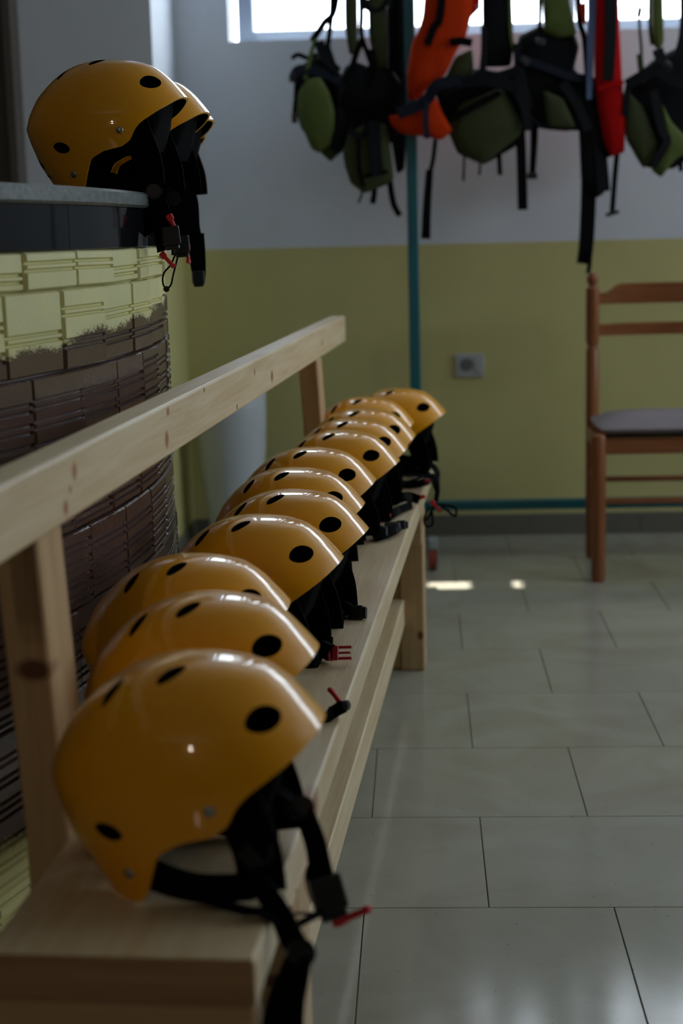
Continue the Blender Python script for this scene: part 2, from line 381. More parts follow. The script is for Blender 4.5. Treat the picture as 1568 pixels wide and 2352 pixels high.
def mat_shell():
    m, nt, b = new_mat('yellow_helmet_plastic')
    tc = N(nt, 'ShaderNodeTexCoord'); n1 = N(nt, 'ShaderNodeTexNoise'); n1.inputs['Scale'].default_value = 9; n1.inputs['Detail'].default_value = 3
    nt.links.new(tc.outputs['Object'], n1.inputs['Vector'])
    mx = N(nt, 'ShaderNodeMix', data_type='RGBA'); mx.inputs[6].default_value = srgb(238, 162, 6) + (1,); mx.inputs[7].default_value = srgb(244, 172, 10) + (1,)
    nt.links.new(n1.outputs[0], mx.inputs[0]); nt.links.new(mx.outputs[2], b.inputs['Base Color'])
    b.inputs['Roughness'].default_value = 0.38; b.inputs['Specular IOR Level'].default_value = 0.12; b.inputs['Coat Weight'].default_value = 0.9; b.inputs['Coat Roughness'].default_value = 0.04
    n2 = N(nt, 'ShaderNodeTexNoise'); n2.inputs['Scale'].default_value = 28; n2.inputs['Detail'].default_value = 1
    nt.links.new(tc.outputs['Object'], n2.inputs['Vector'])
    bp = N(nt, 'ShaderNodeBump'); bp.inputs['Strength'].default_value = 0.04; bp.inputs['Distance'].default_value = 0.003
    nt.links.new(n2.outputs[0], bp.inputs['Height']); nt.links.new(bp.outputs[0], b.inputs['Normal'])
    return m
M['shell'] = mat_shell()
def mat_glass():
    m, nt, b = new_mat('window_glass')
    nt.nodes.remove(b); out = nt.nodes['Material Output']
    tr = N(nt, 'ShaderNodeBsdfTransparent'); gl = N(nt, 'ShaderNodeBsdfGlossy'); gl.inputs['Roughness'].default_value = 0.02
    mx = N(nt, 'ShaderNodeMixShader'); mx.inputs[0].default_value = 0.05
    nt.links.new(tr.outputs[0], mx.inputs[1]); nt.links.new(gl.outputs[0], mx.inputs[2]); nt.links.new(mx.outputs[0], out.inputs[0])
    return m
M['glass'] = mat_glass()

# ------------------------------------------------------------------ the room
WALL_Y = 5.58; CEIL = 2.75; LW_X = -2.9; BK_Y = -3.0
WX0, WX1, WZ0, WZ1 = -0.643, 4.0, 1.735, 2.45            # long high window in the far wall
bm = bmesh.new()
add_box(bm, LW_X - 0.2, WX0, WALL_Y, WALL_Y + 0.22, 0, CEIL)
add_box(bm, WX1, RW_X + 0.2, WALL_Y, WALL_Y + 0.22, 0, CEIL)
add_box(bm, WX0, WX1, WALL_Y, WALL_Y + 0.22, 0, WZ0)
add_box(bm, WX0, WX1, WALL_Y, WALL_Y + 0.22, WZ1, CEIL)
tag(obj('wall_back', bm, M['wall']), kind='structure')
PX0, PX1, PY0 = -1.268, -0.83, 5.1                     # pier standing out of the far wall
tag(obj('wall_pier', box(PX0, PX1, PY0, WALL_Y, 0, CEIL), M['wall']), kind='structure')
tag(obj('wall_left', box(LW_X - 0.2, LW_X, BK_Y, WALL_Y, 0, CEIL), M['wall_dim']), kind='structure')
tag(obj('wall_front', box(LW_X - 0.2, RW_X + 0.2, BK_Y - 0.2, BK_Y, 0, CEIL), M['wall_dim']), kind='structure')
bm = bmesh.new()
ys = [BK_Y] + [v for ab in RWIN for v in ab] + [WALL_Y]
for a, b in zip(ys[0::2], ys[1::2]): add_box(bm, RW_X, RW_X + 0.2, a, b, 0, CEIL)
for a, b in RWIN:
    add_box(bm, RW_X, RW_X + 0.2, a, b, 0, RWIN_Z[0]); add_box(bm, RW_X, RW_X + 0.2, a, b, RWIN_Z[1], CEIL)
tag(obj('wall_right', bm, M['wall']), kind='structure')
tag(obj('ceiling', box(LW_X - 0.2, RW_X + 0.2, BK_Y - 0.2, WALL_Y + 0.22, CEIL, CEIL + 0.1), M['ceiling']), kind='structure')
# dark door leaf standing beside the pier, behind the counter
d1 = empty('door_1', (-1.75, 5.06, 0)); tag(d1, kind='structure')
obj('door_leaf', box(-2.5, PX0 - 0.012, 5.02, 5.06, 0.01, 2.1, 0.004), M['door'], d1, world=True)
obj('door_frame', box(PX0 - 0.012, PX0 + 0.018, 5.0, 5.1, 0, 2.2, 0.003), M['wall_dim'], d1, world=True)
tag(obj('wall_beside_pier', box(LW_X, PX0, 5.06, WALL_Y, 0, CEIL), M['wall_dim']), kind='structure')

# floor: polished square tiles laid in running bond
fl = empty('floor', (0, 0, 0)); tag(fl, kind='structure')
obj('floor_bed', box(LW_X - 0.2, RW_X + 0.2, BK_Y - 0.2, WALL_Y + 0.22, -0.08, -0.0035), M['grout'], fl)
T = 0.4; tile_me = None
bm = box(-T / 2 + 0.0009, T / 2 - 0.0009, -T / 2 + 0.0009, T / 2 - 0.0009, -0.012, 0.0, 0.0007)
tile_me = mesh_of(bm, 'floor_tile'); tile_me.materials.append(M['floor'])
far = bmesh.new()
row = -8
while True:
    y0 = 2.395 + row * T
    if y0 > WALL_Y: break
    shift = 0.294 if row % 2 else 0.0945
    for c in range(-9, 12):
        x0 = shift + c * T
        if x0 > RW_X or x0 + T < LW_X: continue
        if -0.9 < x0 + T / 2 < 1.5 and y0 > 0.7:
            o = bpy.data.objects.new('floor_tile', tile_me); link(o, fl); o.location = (x0 + T / 2, y0 + T / 2, 0)
        else:
            add_box(far, x0 + 0.0009, x0 + T - 0.0009, y0 + 0.0009, y0 + T - 0.0009, -0.012, 0)
    row += 1
tag(obj('floor_tile_field', far, M['floor'], fl), kind='stuff')

# grey ceramic skirting along the far wall
sk = empty('baseboard_back', (0, WALL_Y, 0)); tag(sk, kind='structure')
x = PX1
k = 0
while x < RW_X:
    x1 = min(x + 0.4, RW_X)
    obj('skirting_tile', box(x + 0.001, x1 - 0.001, WALL_Y - 0.011, WALL_Y, 0, 0.075, 0.001), M['skirting'], sk, world=True)
    x = x1
sk2 = empty('baseboard_pier', (PX1, 5.3, 0)); tag(sk2, kind='structure')
obj('skirting_tile', box(PX1, PX1 + 0.011, PY0, WALL_Y - 0.011, 0, 0.075, 0.001), M['skirting'], sk2, world=True)

# long window: frame, glazing bars, panes, sill
wi = empty('window_1', (WX0, WALL_Y + 0.12, WZ0)); tag(wi, kind='structure')
fy0, fy1 = WALL_Y + 0.10, WALL_Y + 0.17
FX0 = WX0 + 0.022
for nm, b4 in (('window_frame', (FX0, FX0 + 0.055, WZ0, WZ1)), ('window_frame', (WX1 - 0.055, WX1, WZ0, WZ1)),
               ('window_frame', (FX0 + 0.055, WX1 - 0.055, WZ0, WZ0 + 0.046)), ('window_frame', (FX0 + 0.055, WX1 - 0.055, WZ1 - 0.05, WZ1))):
    obj(nm, box(b4[0], b4[1], fy0, fy1, b4[2], b4[3], 0.004), M['pvc'], wi, world=True)
bars = [-0.085, 0.52, 1.15, 1.78, 2.4, 3.0, 3.55]
for bx in bars:
    obj('glazing_bar', box(bx - 0.028, bx + 0.028, fy0 + 0.003, fy1 - 0.003, WZ0 + 0.046, WZ1 - 0.05, 0.004), M['pvc'], wi, world=True)
edges = [FX0 + 0.04] + bars + [WX1 - 0.04]
for a, b in zip(edges[:-1], edges[1:]):
    obj('pane', box(a, b, fy0 + 0.03, fy0 + 0.036, WZ0 + 0.015, WZ1 - 0.03), M['glass'], wi, world=True)
for k, (a, b) in enumerate(RWIN):
    ww = empty('window_%d' % (k + 2), (RW_X + 0.1, a, RWIN_Z[0])); tag(ww, kind='structure')
    z0, z1 = RWIN_Z
    for b6 in ((a, a + 0.06, z0, z1), (b - 0.06, b, z0, z1), (a, b, z0, z0 + 0.06), (a, b, z1 - 0.06, z1), ((a + b) / 2 - 0.03, (a + b) / 2 + 0.03, z0, z1)):
        obj('window_frame', box(RW_X + 0.04, RW_X + 0.1, b6[0], b6[1], b6[2], b6[3], 0.004), M['pvc'], ww, world=True)

# unseen added boards above the window block the sun, gaps let floor patches through
blocker = empty('sun_blocker', (1.5, WALL_Y + 0.3, 2.8)); tag(blocker, kind='structure')
for a, b in ((-1.2, 0.010), (0.138, 0.272), (0.296, 2.2), (2.203, 4.6)):
    obj('sun_blocker_board', box(a, b, WALL_Y + 0.22, WALL_Y + 0.475, 2.755, 2.79, 0.003), M['pine_x'], blocker, world=True)

# socket plate on the far wall
so = empty('wall_socket', (0.17, WALL_Y, 0.568)); tag(so, 'white double socket plate on the yellow wall left of the chair', 'socket')
obj('plate', box(0.119, 0.221, WALL_Y - 0.011, WALL_Y, 0.568, 0.651, 0.004, seg=2), M['socket'], so, world=True)
bm = bmesh.new(); add_cyl(bm, (0.157, WALL_Y - 0.0135, 0.612), (0.157, WALL_Y - 0.009, 0.612), 0.023, seg=24)
obj('socket_well', bm, M['socket_dark'], so, world=True)
for dx in (-0.008, 0.008):
    bm = bmesh.new(); add_cyl(bm, (0.157 + dx, WALL_Y - 0.0145, 0.612), (0.157 + dx, WALL_Y - 0.012, 0.612), 0.003, seg=10)
    obj('pin_hole', bm, M['black_plastic'], so, world=True)
obj('switch_rocker', box(0.186, 0.212, WALL_Y - 0.0145, WALL_Y - 0.009, 0.585, 0.636, 0.002), M['socket'], so, world=True)

# wall lamp with two small globes behind the viewer; it shows only as two glints on the nearest helmet
def mat_glow(name, col, strength):
    m, nt, b = new_mat(name); b.inputs['Base Color'].default_value = col + (1,)
    b.inputs['Emission Color'].default_value = col + (1,); b.inputs['Emission Strength'].default_value = strength; return m
M['glow'] = mat_glow('lamp_globe', (1.0, 0.82, 0.58), 260.0)
wlmp = empty('trim_2', (-0.745, BK_Y, 1.5)); tag(wlmp, kind='structure')
obj('lamp_backplate', box(-0.775, -0.715, BK_Y, BK_Y + 0.025, 1.80, 2.15, 0.006), M['steel'], wlmp, world=True)
for zz in (1.86, 2.08):
    bm = bmesh.new(); bmesh.ops.create_uvsphere(bm, u_segments=16, v_segments=10, radius=0.034, matrix=Matrix.Translation((-0.745, BK_Y + 0.055, zz)))
    obj('lamp_globe', bm, M['glow'], wlmp, True, 80, world=True)

# ------------------------------------------------------------------ bar counter with a curved tiled front
CCX, CCY, CR = -2.75, 2.6, 2.3
ct = empty('bar_counter', (CCX + CR, CCY, 0)); tag(ct, 'curved bar counter clad in brown and yellow relief tiles under a granite top', 'counter')
def arc(r, a): return (CCX + r * math.cos(a), CCY + r * math.sin(a))
def arc_slab(bm, r0, r1, a0, a1, z0, z1, n, bevel=0.0):
    vs = []
    for i in range(n + 1):
        a = a0 + (a1 - a0) * i / n
        prof = [(r0, z0), (r1 - bevel, z0), (r1, z0 + bevel), (r1, z1 - bevel), (r1 - bevel, z1), (r0, z1)] if bevel else [(r0, z0), (r1, z0), (r1, z1), (r0, z1)]
        vs.append([bm.verts.new((*arc(r, a), z)) for r, z in prof])
    k = len(vs[0])
    for A, B in zip(vs[:-1], vs[1:]):
        for j in range(k): bm.faces.new((A[j], A[(j + 1) % k], B[(j + 1) % k], B[j]))
    bm.faces.new(vs[0]); bm.faces.new(vs[-1])
A0, A1 = -0.62, 0.60
TOPZ = 1.147
bm = bmesh.new(); arc_slab(bm, CR - 0.16, CR - 0.012, A0, A1, 0, 1.06, 48)
obj('core_wall', bm, M['relief'], ct, True, 40, world=True)
bm = bmesh.new(); arc_slab(bm, CR - 0.5, CR + 0.008, A0, A1, TOPZ - 0.025, TOPZ, 60, 0.004)
slab = obj('worktop', bm, M['granite'], ct, True, 40, world=True)
a = A0; pw = 0.34 / CR
joints = []
a = math.asin((2.2 - CCY) / CR)
a = a - pw * 4
while a < A1:
    b = a + pw
    if b > A0:
        bm = bmesh.new(); arc_slab(bm, CR - 0.16, CR, max(a, A0) + 0.0004, min(b, A1) - 0.0004, 1.06, TOPZ - 0.025, 8, 0.0008)
        obj('apron_panel', bm, M['apron'], ct, True, 40, world=True)
    a = b
# relief tiles
TW, TH = 0.162, 0.1125
def relief_tile_mesh(name, pattern, h=TH):
    """pattern: heights (0..1) of the pairs of deep horizontal grooves"""
    bm = bmesh.new()
    pts = [(-0.014, 0.0016), (0.0035, 0.0016), (0.0075, 0.004)]           # (proud, z)
    for g in pattern:
        zc = g * h
        for off in (-0.0085, 0.0015):
            z = zc + off
            pts += [(0.0078, z), (0.0022, z + 0.0018), (0.0022, z + 0.0036), (0.0078, z + 0.0062)]
    pts += [(0.0075, h - 0.004), (0.0035, h - 0.0016), (-0.014, h - 0.0016)]
    rows = []
    for s in (-1, -0.965, 0.965, 1):
        pr = []
        for p, z in pts:
            q = p - (0.005 if abs(s) == 1 and p > 0 else 0)
            pr.append(bm.verts.new((q, s * (TW / 2 - 0.0016), z)))
        rows.append(pr)
    for A, B in zip(rows[:-1], rows[1:]):
        for j in range(len(pts) - 1): bm.faces.new((A[j], A[j + 1], B[j + 1], B[j]))
    bm.faces.new(rows[0]); bm.faces.new(rows[-1])
    me = mesh_of(bm, name); me.materials.append(M['relief']); return me
upper = [relief_tile_mesh('relief_tile', p) for p in ((0.28, 0.62), (0.45,), (0.33, 0.72))]
full = [relief_tile_mesh('relief_tile', p) for p in ((0.18, 0.42, 0.66), (0.2, 0.45, 0.7), (0.14, 0.36, 0.58, 0.8), (0.16, 0.44, 0.68))]
cut = [relief_tile_mesh('relief_tile_cut', p, 0.0525) for p in ((0.35,), (0.55,), (0.62,))]
rr = random.Random(11)
rows_z = [1.0075 - TH * i for i in range(0, 9)]
for ri in range(-1, 9):
    zb = 1.0075 if ri < 0 else 1.0075 - TH * (ri + 1)
    if zb < -0.01: continue
    a = math.asin((1.62 - CCY) / CR) + (0.35 if ri % 2 else 0.0) * TW / CR
    if ri == 1: a += 0.0
    while a < 0.36:
        me = rr.choice(cut) if ri < 0 else rr.choice(upper) if ri == 0 else rr.choice(full)
        o = bpy.data.objects.new('relief_tile', me); link(o, ct)
        x_, y_ = arc(CR - 0.006 + rr.uniform(-0.003, 0.003), a)
        o.location = (x_ - ct.location.x, y_ - ct.location.y, zb)
        o.rotation_euler = (rr.uniform(-0.012, 0.012), rr.uniform(-0.012, 0.012), a + rr.uniform(-0.012, 0.012))
        a += TW / CR

# ------------------------------------------------------------------ pine bench
B_ANG = math.atan(0.0594)
bench = empty('pine_bench', (-0.153, 1.28, 0), -B_ANG)
tag(bench, 'long raw pine bench with a single-rail backrest carrying a row of yellow helmets', 'bench')
BL = 3.146; SW = 0.245; SZ = 0.45
def end_grain(o):
    o.data.materials.append(M['pine_end'])
    for p in o.data.polygons:
        if abs(p.normal.y) > 0.9: p.material_index = 1
    return o
end_grain(obj('seat', box(-SW, 0, 0, BL, SZ - 0.047, SZ, 0.004, seg=2), M['pine_y'], bench))
end_grain(obj('backrest', box(-SW - 0.043, -SW, -0.1, BL, 0.778, 0.85, 0.004, seg=2), M['pine_y2'], bench))
obj('stretcher', box(-0.092, -0.048, 0.32, 2.53, 0.115, 0.182, 0.003), M['pine_y'], bench)
obj('stretcher', box(-SW + 0.01, -SW + 0.05, 0.32, 2.53, 0.115, 0.182, 0.003), M['pine_y'], bench)
for y0 in (0.262, 2.52):
    obj('leg', box(-0.058, 0.0, y0, y0 + 0.085, 0, SZ - 0.047, 0.003), M['pine_z'], bench)
    obj('leg_batten', box(-0.088, -0.0585, y0 + 0.008, y0 + 0.08, 0, SZ - 0.047, 0.003), M['pine_z'], bench)
    obj('cross_rail', box(-SW - 0.03, -0.0, y0 - 0.04, y0 - 0.001, SZ - 0.125, SZ - 0.0475, 0.003), M['pine_x'], bench)
    # rear leg carried up as a leaning backrest post
    bm = bmesh.new()
    sec = [(-SW + 0.012, 0.0), (-SW + 0.012, 0.45), (-SW + 0.0, 0.845)]
    xo = 0.004 if y0 < 1 else 0.012
    xs = lambda z: -SW + xo if z < 0.45 else -SW + xo - (z - 0.45) * 0.05
    vr = []
    for z in (0.0, 0.45, 0.775):
        xr = xs(z); vr.append([bm.verts.new(p) for p in ((xr, y0, z), (xr, y0 + 0.09, z), (xr - 0.046, y0 + 0.09, z), (xr - 0.046, y0, z))])
    for A, B in zip(vr[:-1], vr[1:]):
        for k in range(4): bm.faces.new((A[k], A[(k + 1) % 4], B[(k + 1) % 4], B[k]))
    bm.faces.new(vr[0]); bm.faces.new(vr[-1])
    bmesh.ops.bevel(bm, geom=[e for e in bm.edges], offset=0.003, segments=1, affect='EDGES')
    obj('backrest_post', bm, M['pine_z'], bench)
obj('end_rail', box(-SW - 0.0, -0.004, 0.012, 0.05, SZ - 0.13, SZ - 0.0475, 0.003), M['pine_x'], bench)

# ------------------------------------------------------------------ helmets
HZ = 0.2197; AX = 0.03; NE = 2.25
def smooth_interp(pts, kw=45):
    r = np.array([p[0] for p in pts]); s = np.sqrt(np.array([p[1] for p in pts]))
    ss = np.linspace(0, math.sqrt(0.24), 600); rr_ = np.interp(ss, s, r)
    k = np.hanning(kw); k /= k.sum()
    pad = np.concatenate([-rr_[1:45][::-1], rr_, np.full(44, rr_[-1])])
    sm = np.convolve(pad, k, 'same')[44:44 + 600]; sm[0] = 0
    return lambda d: np.interp(np.sqrt(np.maximum(d, 0)), ss, sm)
RF = smooth_interp([(0, 0), (.030, .0009), (.050, .0038), (.078, .012), (.105, .033), (.1185, .048), (.133, .065), (.146, .085), (.150, .12), (.150, .24)])
RB = smooth_interp([(0, 0), (.0355, .004), (.063, .0144), (.091, .0334), (.1186, .0625), (.1335, .091), (.1395, .112), (.133, .133), (.119, .169), (.105, .191), (.086, .22), (.078, .24)], 17)
RS = smooth_interp([(0, 0), (.032, .0022), (.057, .010), (.082, .030), (.097, .056), (.105, .085), (.107, .112), (.105, .14), (.100, .17), (.092, .22), (.09, .24)])
EU = np.array([-.2, -.014, -.006, -.0005, .004, .008, .012, .017, .037, .067, .0805, .085, .089, .099, .119, .141, .1615, .2])
EZ = np.array([0, 0.0, .002, .0090, .024, .038, .049, .0563, .067, .0735, .083, .091, .1005, .1115, .125, .140, .1560, .158])
def surf(th, d):
    c, s = math.cos(th), math.sin(th)
    rfb = RF(d) if c >= 0 else RB(d)
    rho = ((abs(c) / max(rfb, 1e-6)) ** NE + (abs(s) / max(RS(d), 1e-6)) ** NE) ** (-1 / NE)
    return AX + rho * c, rho * s, HZ - d
def side_point(u, z):
    d = HZ - z; c = u - AX; rfb = RF(d) if c >= 0 else RB(d)
    y = RS(d) * max(0, 1 - (abs(c) / rfb) ** NE) ** (1 / NE)
    return Vector((u, float(y), z))
def top_point(u, y):
    for d in np.linspace(0.0005, 0.2, 1500):
        c = u - AX; rfb = RF(d) if c >= 0 else RB(d)
        if (abs(c) / rfb) ** NE + (abs(y) / RS(d)) ** NE <= 1: return Vector((u, y, HZ - float(d)))
def normal_at(p):
    def f(q):
        d = max(HZ - q.z, 1e-5); c = q.x - AX; rfb = RF(d) if c >= 0 else RB(d)
        return (abs(c) / rfb) ** NE + (abs(q.y) / RS(d)) ** NE
    e = 0.0015
    g = Vector([float(f(p + Vector(v) * e) - f(p - Vector(v) * e)) for v in ((1, 0, 0), (0, 1, 0), (0, 0, 1))])
    return g.normalized()
NT, NR = 180, 34
ths = np.linspace(0, 2 * math.pi, NT, endpoint=False)
bm = bmesh.new()
grid = []
for th in ths:
    dd = np.linspace(0.0005, HZ, 1200); De = HZ
    for d in dd:
        u, y, z = surf(th, d)
        ze = np.interp(u, EU, EZ)
        if u < -0.02: ze = 0.018 * max(0, 1 - (abs(y) / 0.055)) ** 0.7
        if z <= ze: De = d; break
    col = []
    for k in range(1, NR + 1):
        d = De * (k / NR) ** 2
        col.append(bm.verts.new(surf(th, d)))
    grid.append(col)
ap = bm.verts.new((AX, 0, HZ))
for i in range(NT):
    A, B = grid[i], grid[(i + 1) % NT]
    bm.faces.new((ap, A[0], B[0]))
    for k in range(NR - 1): bm.faces.new((A[k], A[k + 1], B[k + 1], B[k]))
shell_me = mesh_of(bm, 'helmet_shell', True)
shell_me.materials.append(M['shell']); shell_me.materials.append(M['foam'])
tmp = bpy.data.objects.new('shell_tmp', shell_me); COL.objects.link(tmp)
so_m = tmp.modifiers.new('s', 'SOLIDIFY'); so_m.thickness = 0.0045; so_m.offset = -1; so_m.material_offset = 1; so_m.material_offset_rim = 0
# vents: (point, long axis hint, length, width)
vents = []
for sgn in (-1, 1):
    for p, ax, L, W in ((side_point(.113, .177), (1, -1.0, .25), .042, .026), (side_point(-.034, .074), (1, 0, -.12), .031, .0175),
                        (side_point(-.083, .052), (.5, .9, -.75), .030, .012), (top_point(.022, .045), (1, -1.5, 0), .038, .0155), (top_point(-.036, .044), (1, -1.4, 0), .038, .0145)):
        vents.append((Vector((p.x, p.y * sgn, p.z)), Vector((ax[0], ax[1] * sgn, ax[2])), L, W))
bm = bmesh.new()
for p, ax, L, W in vents:
    n = normal_at(p); t = (ax - n * ax.dot(n)).normalized(); s = n.cross(t)
    ring = [[], []]
    for h, r_ in ((-0.016, ring[0]), (0.016, ring[1])):
        for k in range(28):
            a = 2 * math.pi * k / 28
            r_.append(bm.verts.new(p + n * h + t * math.cos(a) * L / 2 + s * math.copysign(abs(math.sin(a)) ** 1.15, math.sin(a)) * W / 2))
    for k in range(28): bm.faces.new((ring[0][k], ring[0][(k + 1) % 28], ring[1][(k + 1) % 28], ring[1][k]))
    bm.faces.new(ring[0]); bm.faces.new(ring[1])
cut_me = mesh_of(bm, 'vent_cut'); cut_me.materials.append(M['shell']); cut_me.materials.append(M['foam'])
for p_ in cut_me.polygons: p_.material_index = 1
cuto = bpy.data.objects.new('vent_cut', cut_me); COL.objects.link(cuto)
bo = tmp.modifiers.new('b', 'BOOLEAN'); bo.operation = 'DIFFERENCE'; bo.object = cuto; bo.solver = 'MANIFOLD'
bpy.context.view_layer.update()
SHELL = bpy.data.meshes.new_from_object(tmp.evaluated_get(bpy.context.evaluated_depsgraph_get()))
SHELL.name = 'helmet_shell'
for p_ in SHELL.polygons: p_.use_smooth = True
try: SHELL.set_sharp_from_angle(angle=math.radians(40))
except Exception: pass
bpy.data.objects.remove(tmp); bpy.data.objects.remove(cuto)

def shared(name, bm, mat, smooth=True):
    me = mesh_of(bm, name, smooth, 40); me.materials.append(mat); return me
bm = bmesh.new()
for i in range(0, 1): pass
# foam liner: a band inside the shell, just above the lower rim, and a padded crown
def liner_bm():
    b = bmesh.new(); n = 72; vs = []
    for i in range(n):
        th = 2 * math.pi * i / n; lo = []
        for d in (0.030, 0.07, 0.105, 0.130, 0.150):
            u, y, z = surf(th, d); f = 0.86 if d > 0.05 else 0.82
            c = math.cos(th)
            uu = AX + (u - AX) * f
            if c > 0: uu = min(uu, AX + 0.105 - 0.35 * max(0, d - 0.07))
            lo.append(b.verts.new((uu, y * f, z)))
        vs.append(lo)
    cap = b.verts.new((AX, 0, HZ - 0.02))
    for i in range(n):
        A, B = vs[i], vs[(i + 1) % n]
        b.faces.new((cap, A[0], B[0]))
        for k in range(4): b.faces.new((A[k], A[k + 1], B[k + 1], B[k]))
    return b
LINER = shared('liner', liner_bm(), M['foam'])
def rivet_bm(p):
    b = bmesh.new(); n = normal_at(p) if p.y >= 0 else None
    q = Vector((p.x, abs(p.y), p.z)); n = normal_at(q); n.y *= math.copysign(1, p.y)
    m = Matrix.Translation(p) @ n.to_track_quat('Z', 'Y').to_matrix().to_4x4() @ Matrix.Diagonal((1, 1, 0.4, 1))
    bmesh.ops.create_uvsphere(b, u_segments=14, v_segments=8, radius=0.0058, matrix=m); return b
RIV = []
for sg in (-1, 1):
    for u, z in ((.065, .099), (-.017, .031)):
        p = side_point(u, z); p.y *= sg; RIV.append(shared('rivet', rivet_bm(p), M['steel']))
FLAP, BAND = {}, {}
for sg in (-1, 1):
    b = bmesh.new()
    add_ribbon(b, [(.080, .080 * sg, .118), (.092, .079 * sg, .085), (.104, .078 * sg, .05), (.108, .077 * sg, .012)], (0.050, 0.046), 0.004, (1, 0.1 * sg, 0))
    FLAP[sg] = shared('temple_flap', b, M['webbing'])
    b = bmesh.new()
    add_ribbon(b, [(-.030, .070 * sg, .036), (.0, .081 * sg, .028), (.045, .083 * sg, .0155), (.100, .079 * sg, .0155)], (0.034, 0.026), 0.004, (0, 0.0, 1))
    BAND[sg] = shared('nape_strap', b, M['webbing'])
b = bmesh.new()
add_ribbon(b, [(-.03, .070, .036), (-.065, .045, .045), (-.075, 0, .05), (-.065, -.045, .045), (-.03, -.070, .036)], 0.03, 0.006, (0, 0, 1))
NAPE = shared('nape_pad', b, M['foam'])

def add_buckle_fork(bm, m):
    """three-pronged clip, 3 cm long, lying along local +x"""
    add_box(bm, -0.004, 0.006, -0.011, 0.011, -0.003, 0.003, 0.0012, m)
    add_box(bm, 0.005, 0.026, -0.0105, -0.0065, -0.0022, 0.0022, 0.001, m)
    add_box(bm, 0.005, 0.024, -0.0015, 0.0015, -0.002, 0.002, 0.0008, m)
    add_box(bm, 0.005, 0.026, 0.0065, 0.0105, -0.0022, 0.0022, 0.001, m)
    add_box(bm, -0.010, -0.006, -0.011, 0.011, -0.003, 0.003, 0.001, m)
    add_box(bm, -0.008, -0.002, -0.011, -0.008, -0.002, 0.002, 0.0005, m); add_box(bm, -0.008, -0.002, 0.008, 0.011, -0.002, 0.002, 0.0005, m)
def add_buckle_socket(bm, m):
    add_box(bm, -0.012, 0.014, -0.0125, 0.0125, -0.005, 0.005, 0.003, m, 2)
    add_box(bm, 0.013, 0.020, -0.010, 0.010, -0.004, 0.004, 0.002, m)
def add_clip_side(bm, m):
    add_box(bm, -0.010, 0.002, -0.006, 0.006, -0.0042, 0.0042, 0.0025, m, 2)
    add_box(bm, 0.000, 0.022, -0.0036, 0.0036, -0.003, 0.003, 0.0016, m)
    add_box(bm, 0.019, 0.026, -0.0048, 0.0048, -0.0034, 0.0034, 0.0018, m)
def aim(p, d, up=(0, 0, 1), roll=0.0):
    d = Vector(d).normalized(); up = Vector(up); s = up.cross(d)
    if s.length < 1e-4: s = Vector((0, 1, 0))
    s.normalize(); n = d.cross(s)
    m = Matrix((( d.x, s.x, n.x, p[0]), (d.y, s.y, n.y, p[1]), (d.z, s.z, n.z, p[2]), (0, 0, 0, 1)))
    return m @ Matrix.Rotation(roll, 4, 'X')

def make_helmet(tip, yaw, label, group, pitch=0.0, z=None, roll=0.0):
    """tip = world position of the brim tip; returns the Empty at the helmet's base"""
    zz = z
    rot = Matrix.Rotation(yaw, 4, 'Z') @ Matrix.Rotation(pitch, 4, 'Y') @ Matrix.Rotation(roll, 4, 'X')
    off = rot @ Vector((.162, 0, 0.155))
    r = empty('helmet', (tip[0] - off.x, tip[1] - off.y, zz))
    r.rotation_euler = rot.to_euler()
    tag(r, label, 'helmet', group)
    def put(n, me):
        o = bpy.data.objects.new(n, me); link(o, r); return o
    put('shell', SHELL); put('liner', LINER)
    for m_ in RIV: put('rivet', m_)
    for sg in (-1, 1): put('temple_flap', FLAP[sg]); put('nape_strap', BAND[sg])
    put('nape_pad', NAPE)
    bpy.context.view_layer.update()
    return r
def L(r, p): return r.matrix_basis.inverted() @ Vector(p)

GB = 'yellow helmets lined up on the pine bench'
tips = [(745, 1655), (731, 1492), (667, 1385), (787, 1286), (845, 1219), (838, 1158), (863, 1104), (917, 1060), (937, 1028), (954, 1000), (951, 969), (1023, 948)]
yaws = [-3, -2, 3, -5, -6, -2, -2, -6, -2, 0, 0, -8]
labs = ['nearest yellow helmet on the bench, showing both side rivets and an ear cut-out',
        'second yellow helmet on the bench, counting from the near end',
        'third yellow helmet on the bench, set back from the front edge',
        'fourth yellow helmet on the bench from the near end',
        'fifth yellow helmet on the bench from the near end',
        'sixth yellow helmet on the bench from the near end',
        'seventh yellow helmet on the bench from the near end',
        'eighth yellow helmet on the bench from the near end',
        'fifth yellow helmet on the bench from the far end',
        'fourth yellow helmet on the bench from the far end',
        'third yellow helmet on the bench from the far end',
        'second yellow helmet on the bench from the far end']
labs[8] = 'ninth yellow helmet on the bench, fourth from the far end'
labs[9] = 'tenth yellow helmet on the bench, third from the far end'
labs[10] = 'eleventh yellow helmet on the bench, second from the far end'
labs[11] = 'farthest yellow helmet on the bench, brim sticking out in front of the teal post'
HB = []
for (px, py), yw, lb in zip(tips, yaws, labs):
    tp = on_z(px, py, SZ + 0.155)
    HB.append(make_helmet(tp, math.radians(yw), lb, GB, z=SZ + 0.0005))

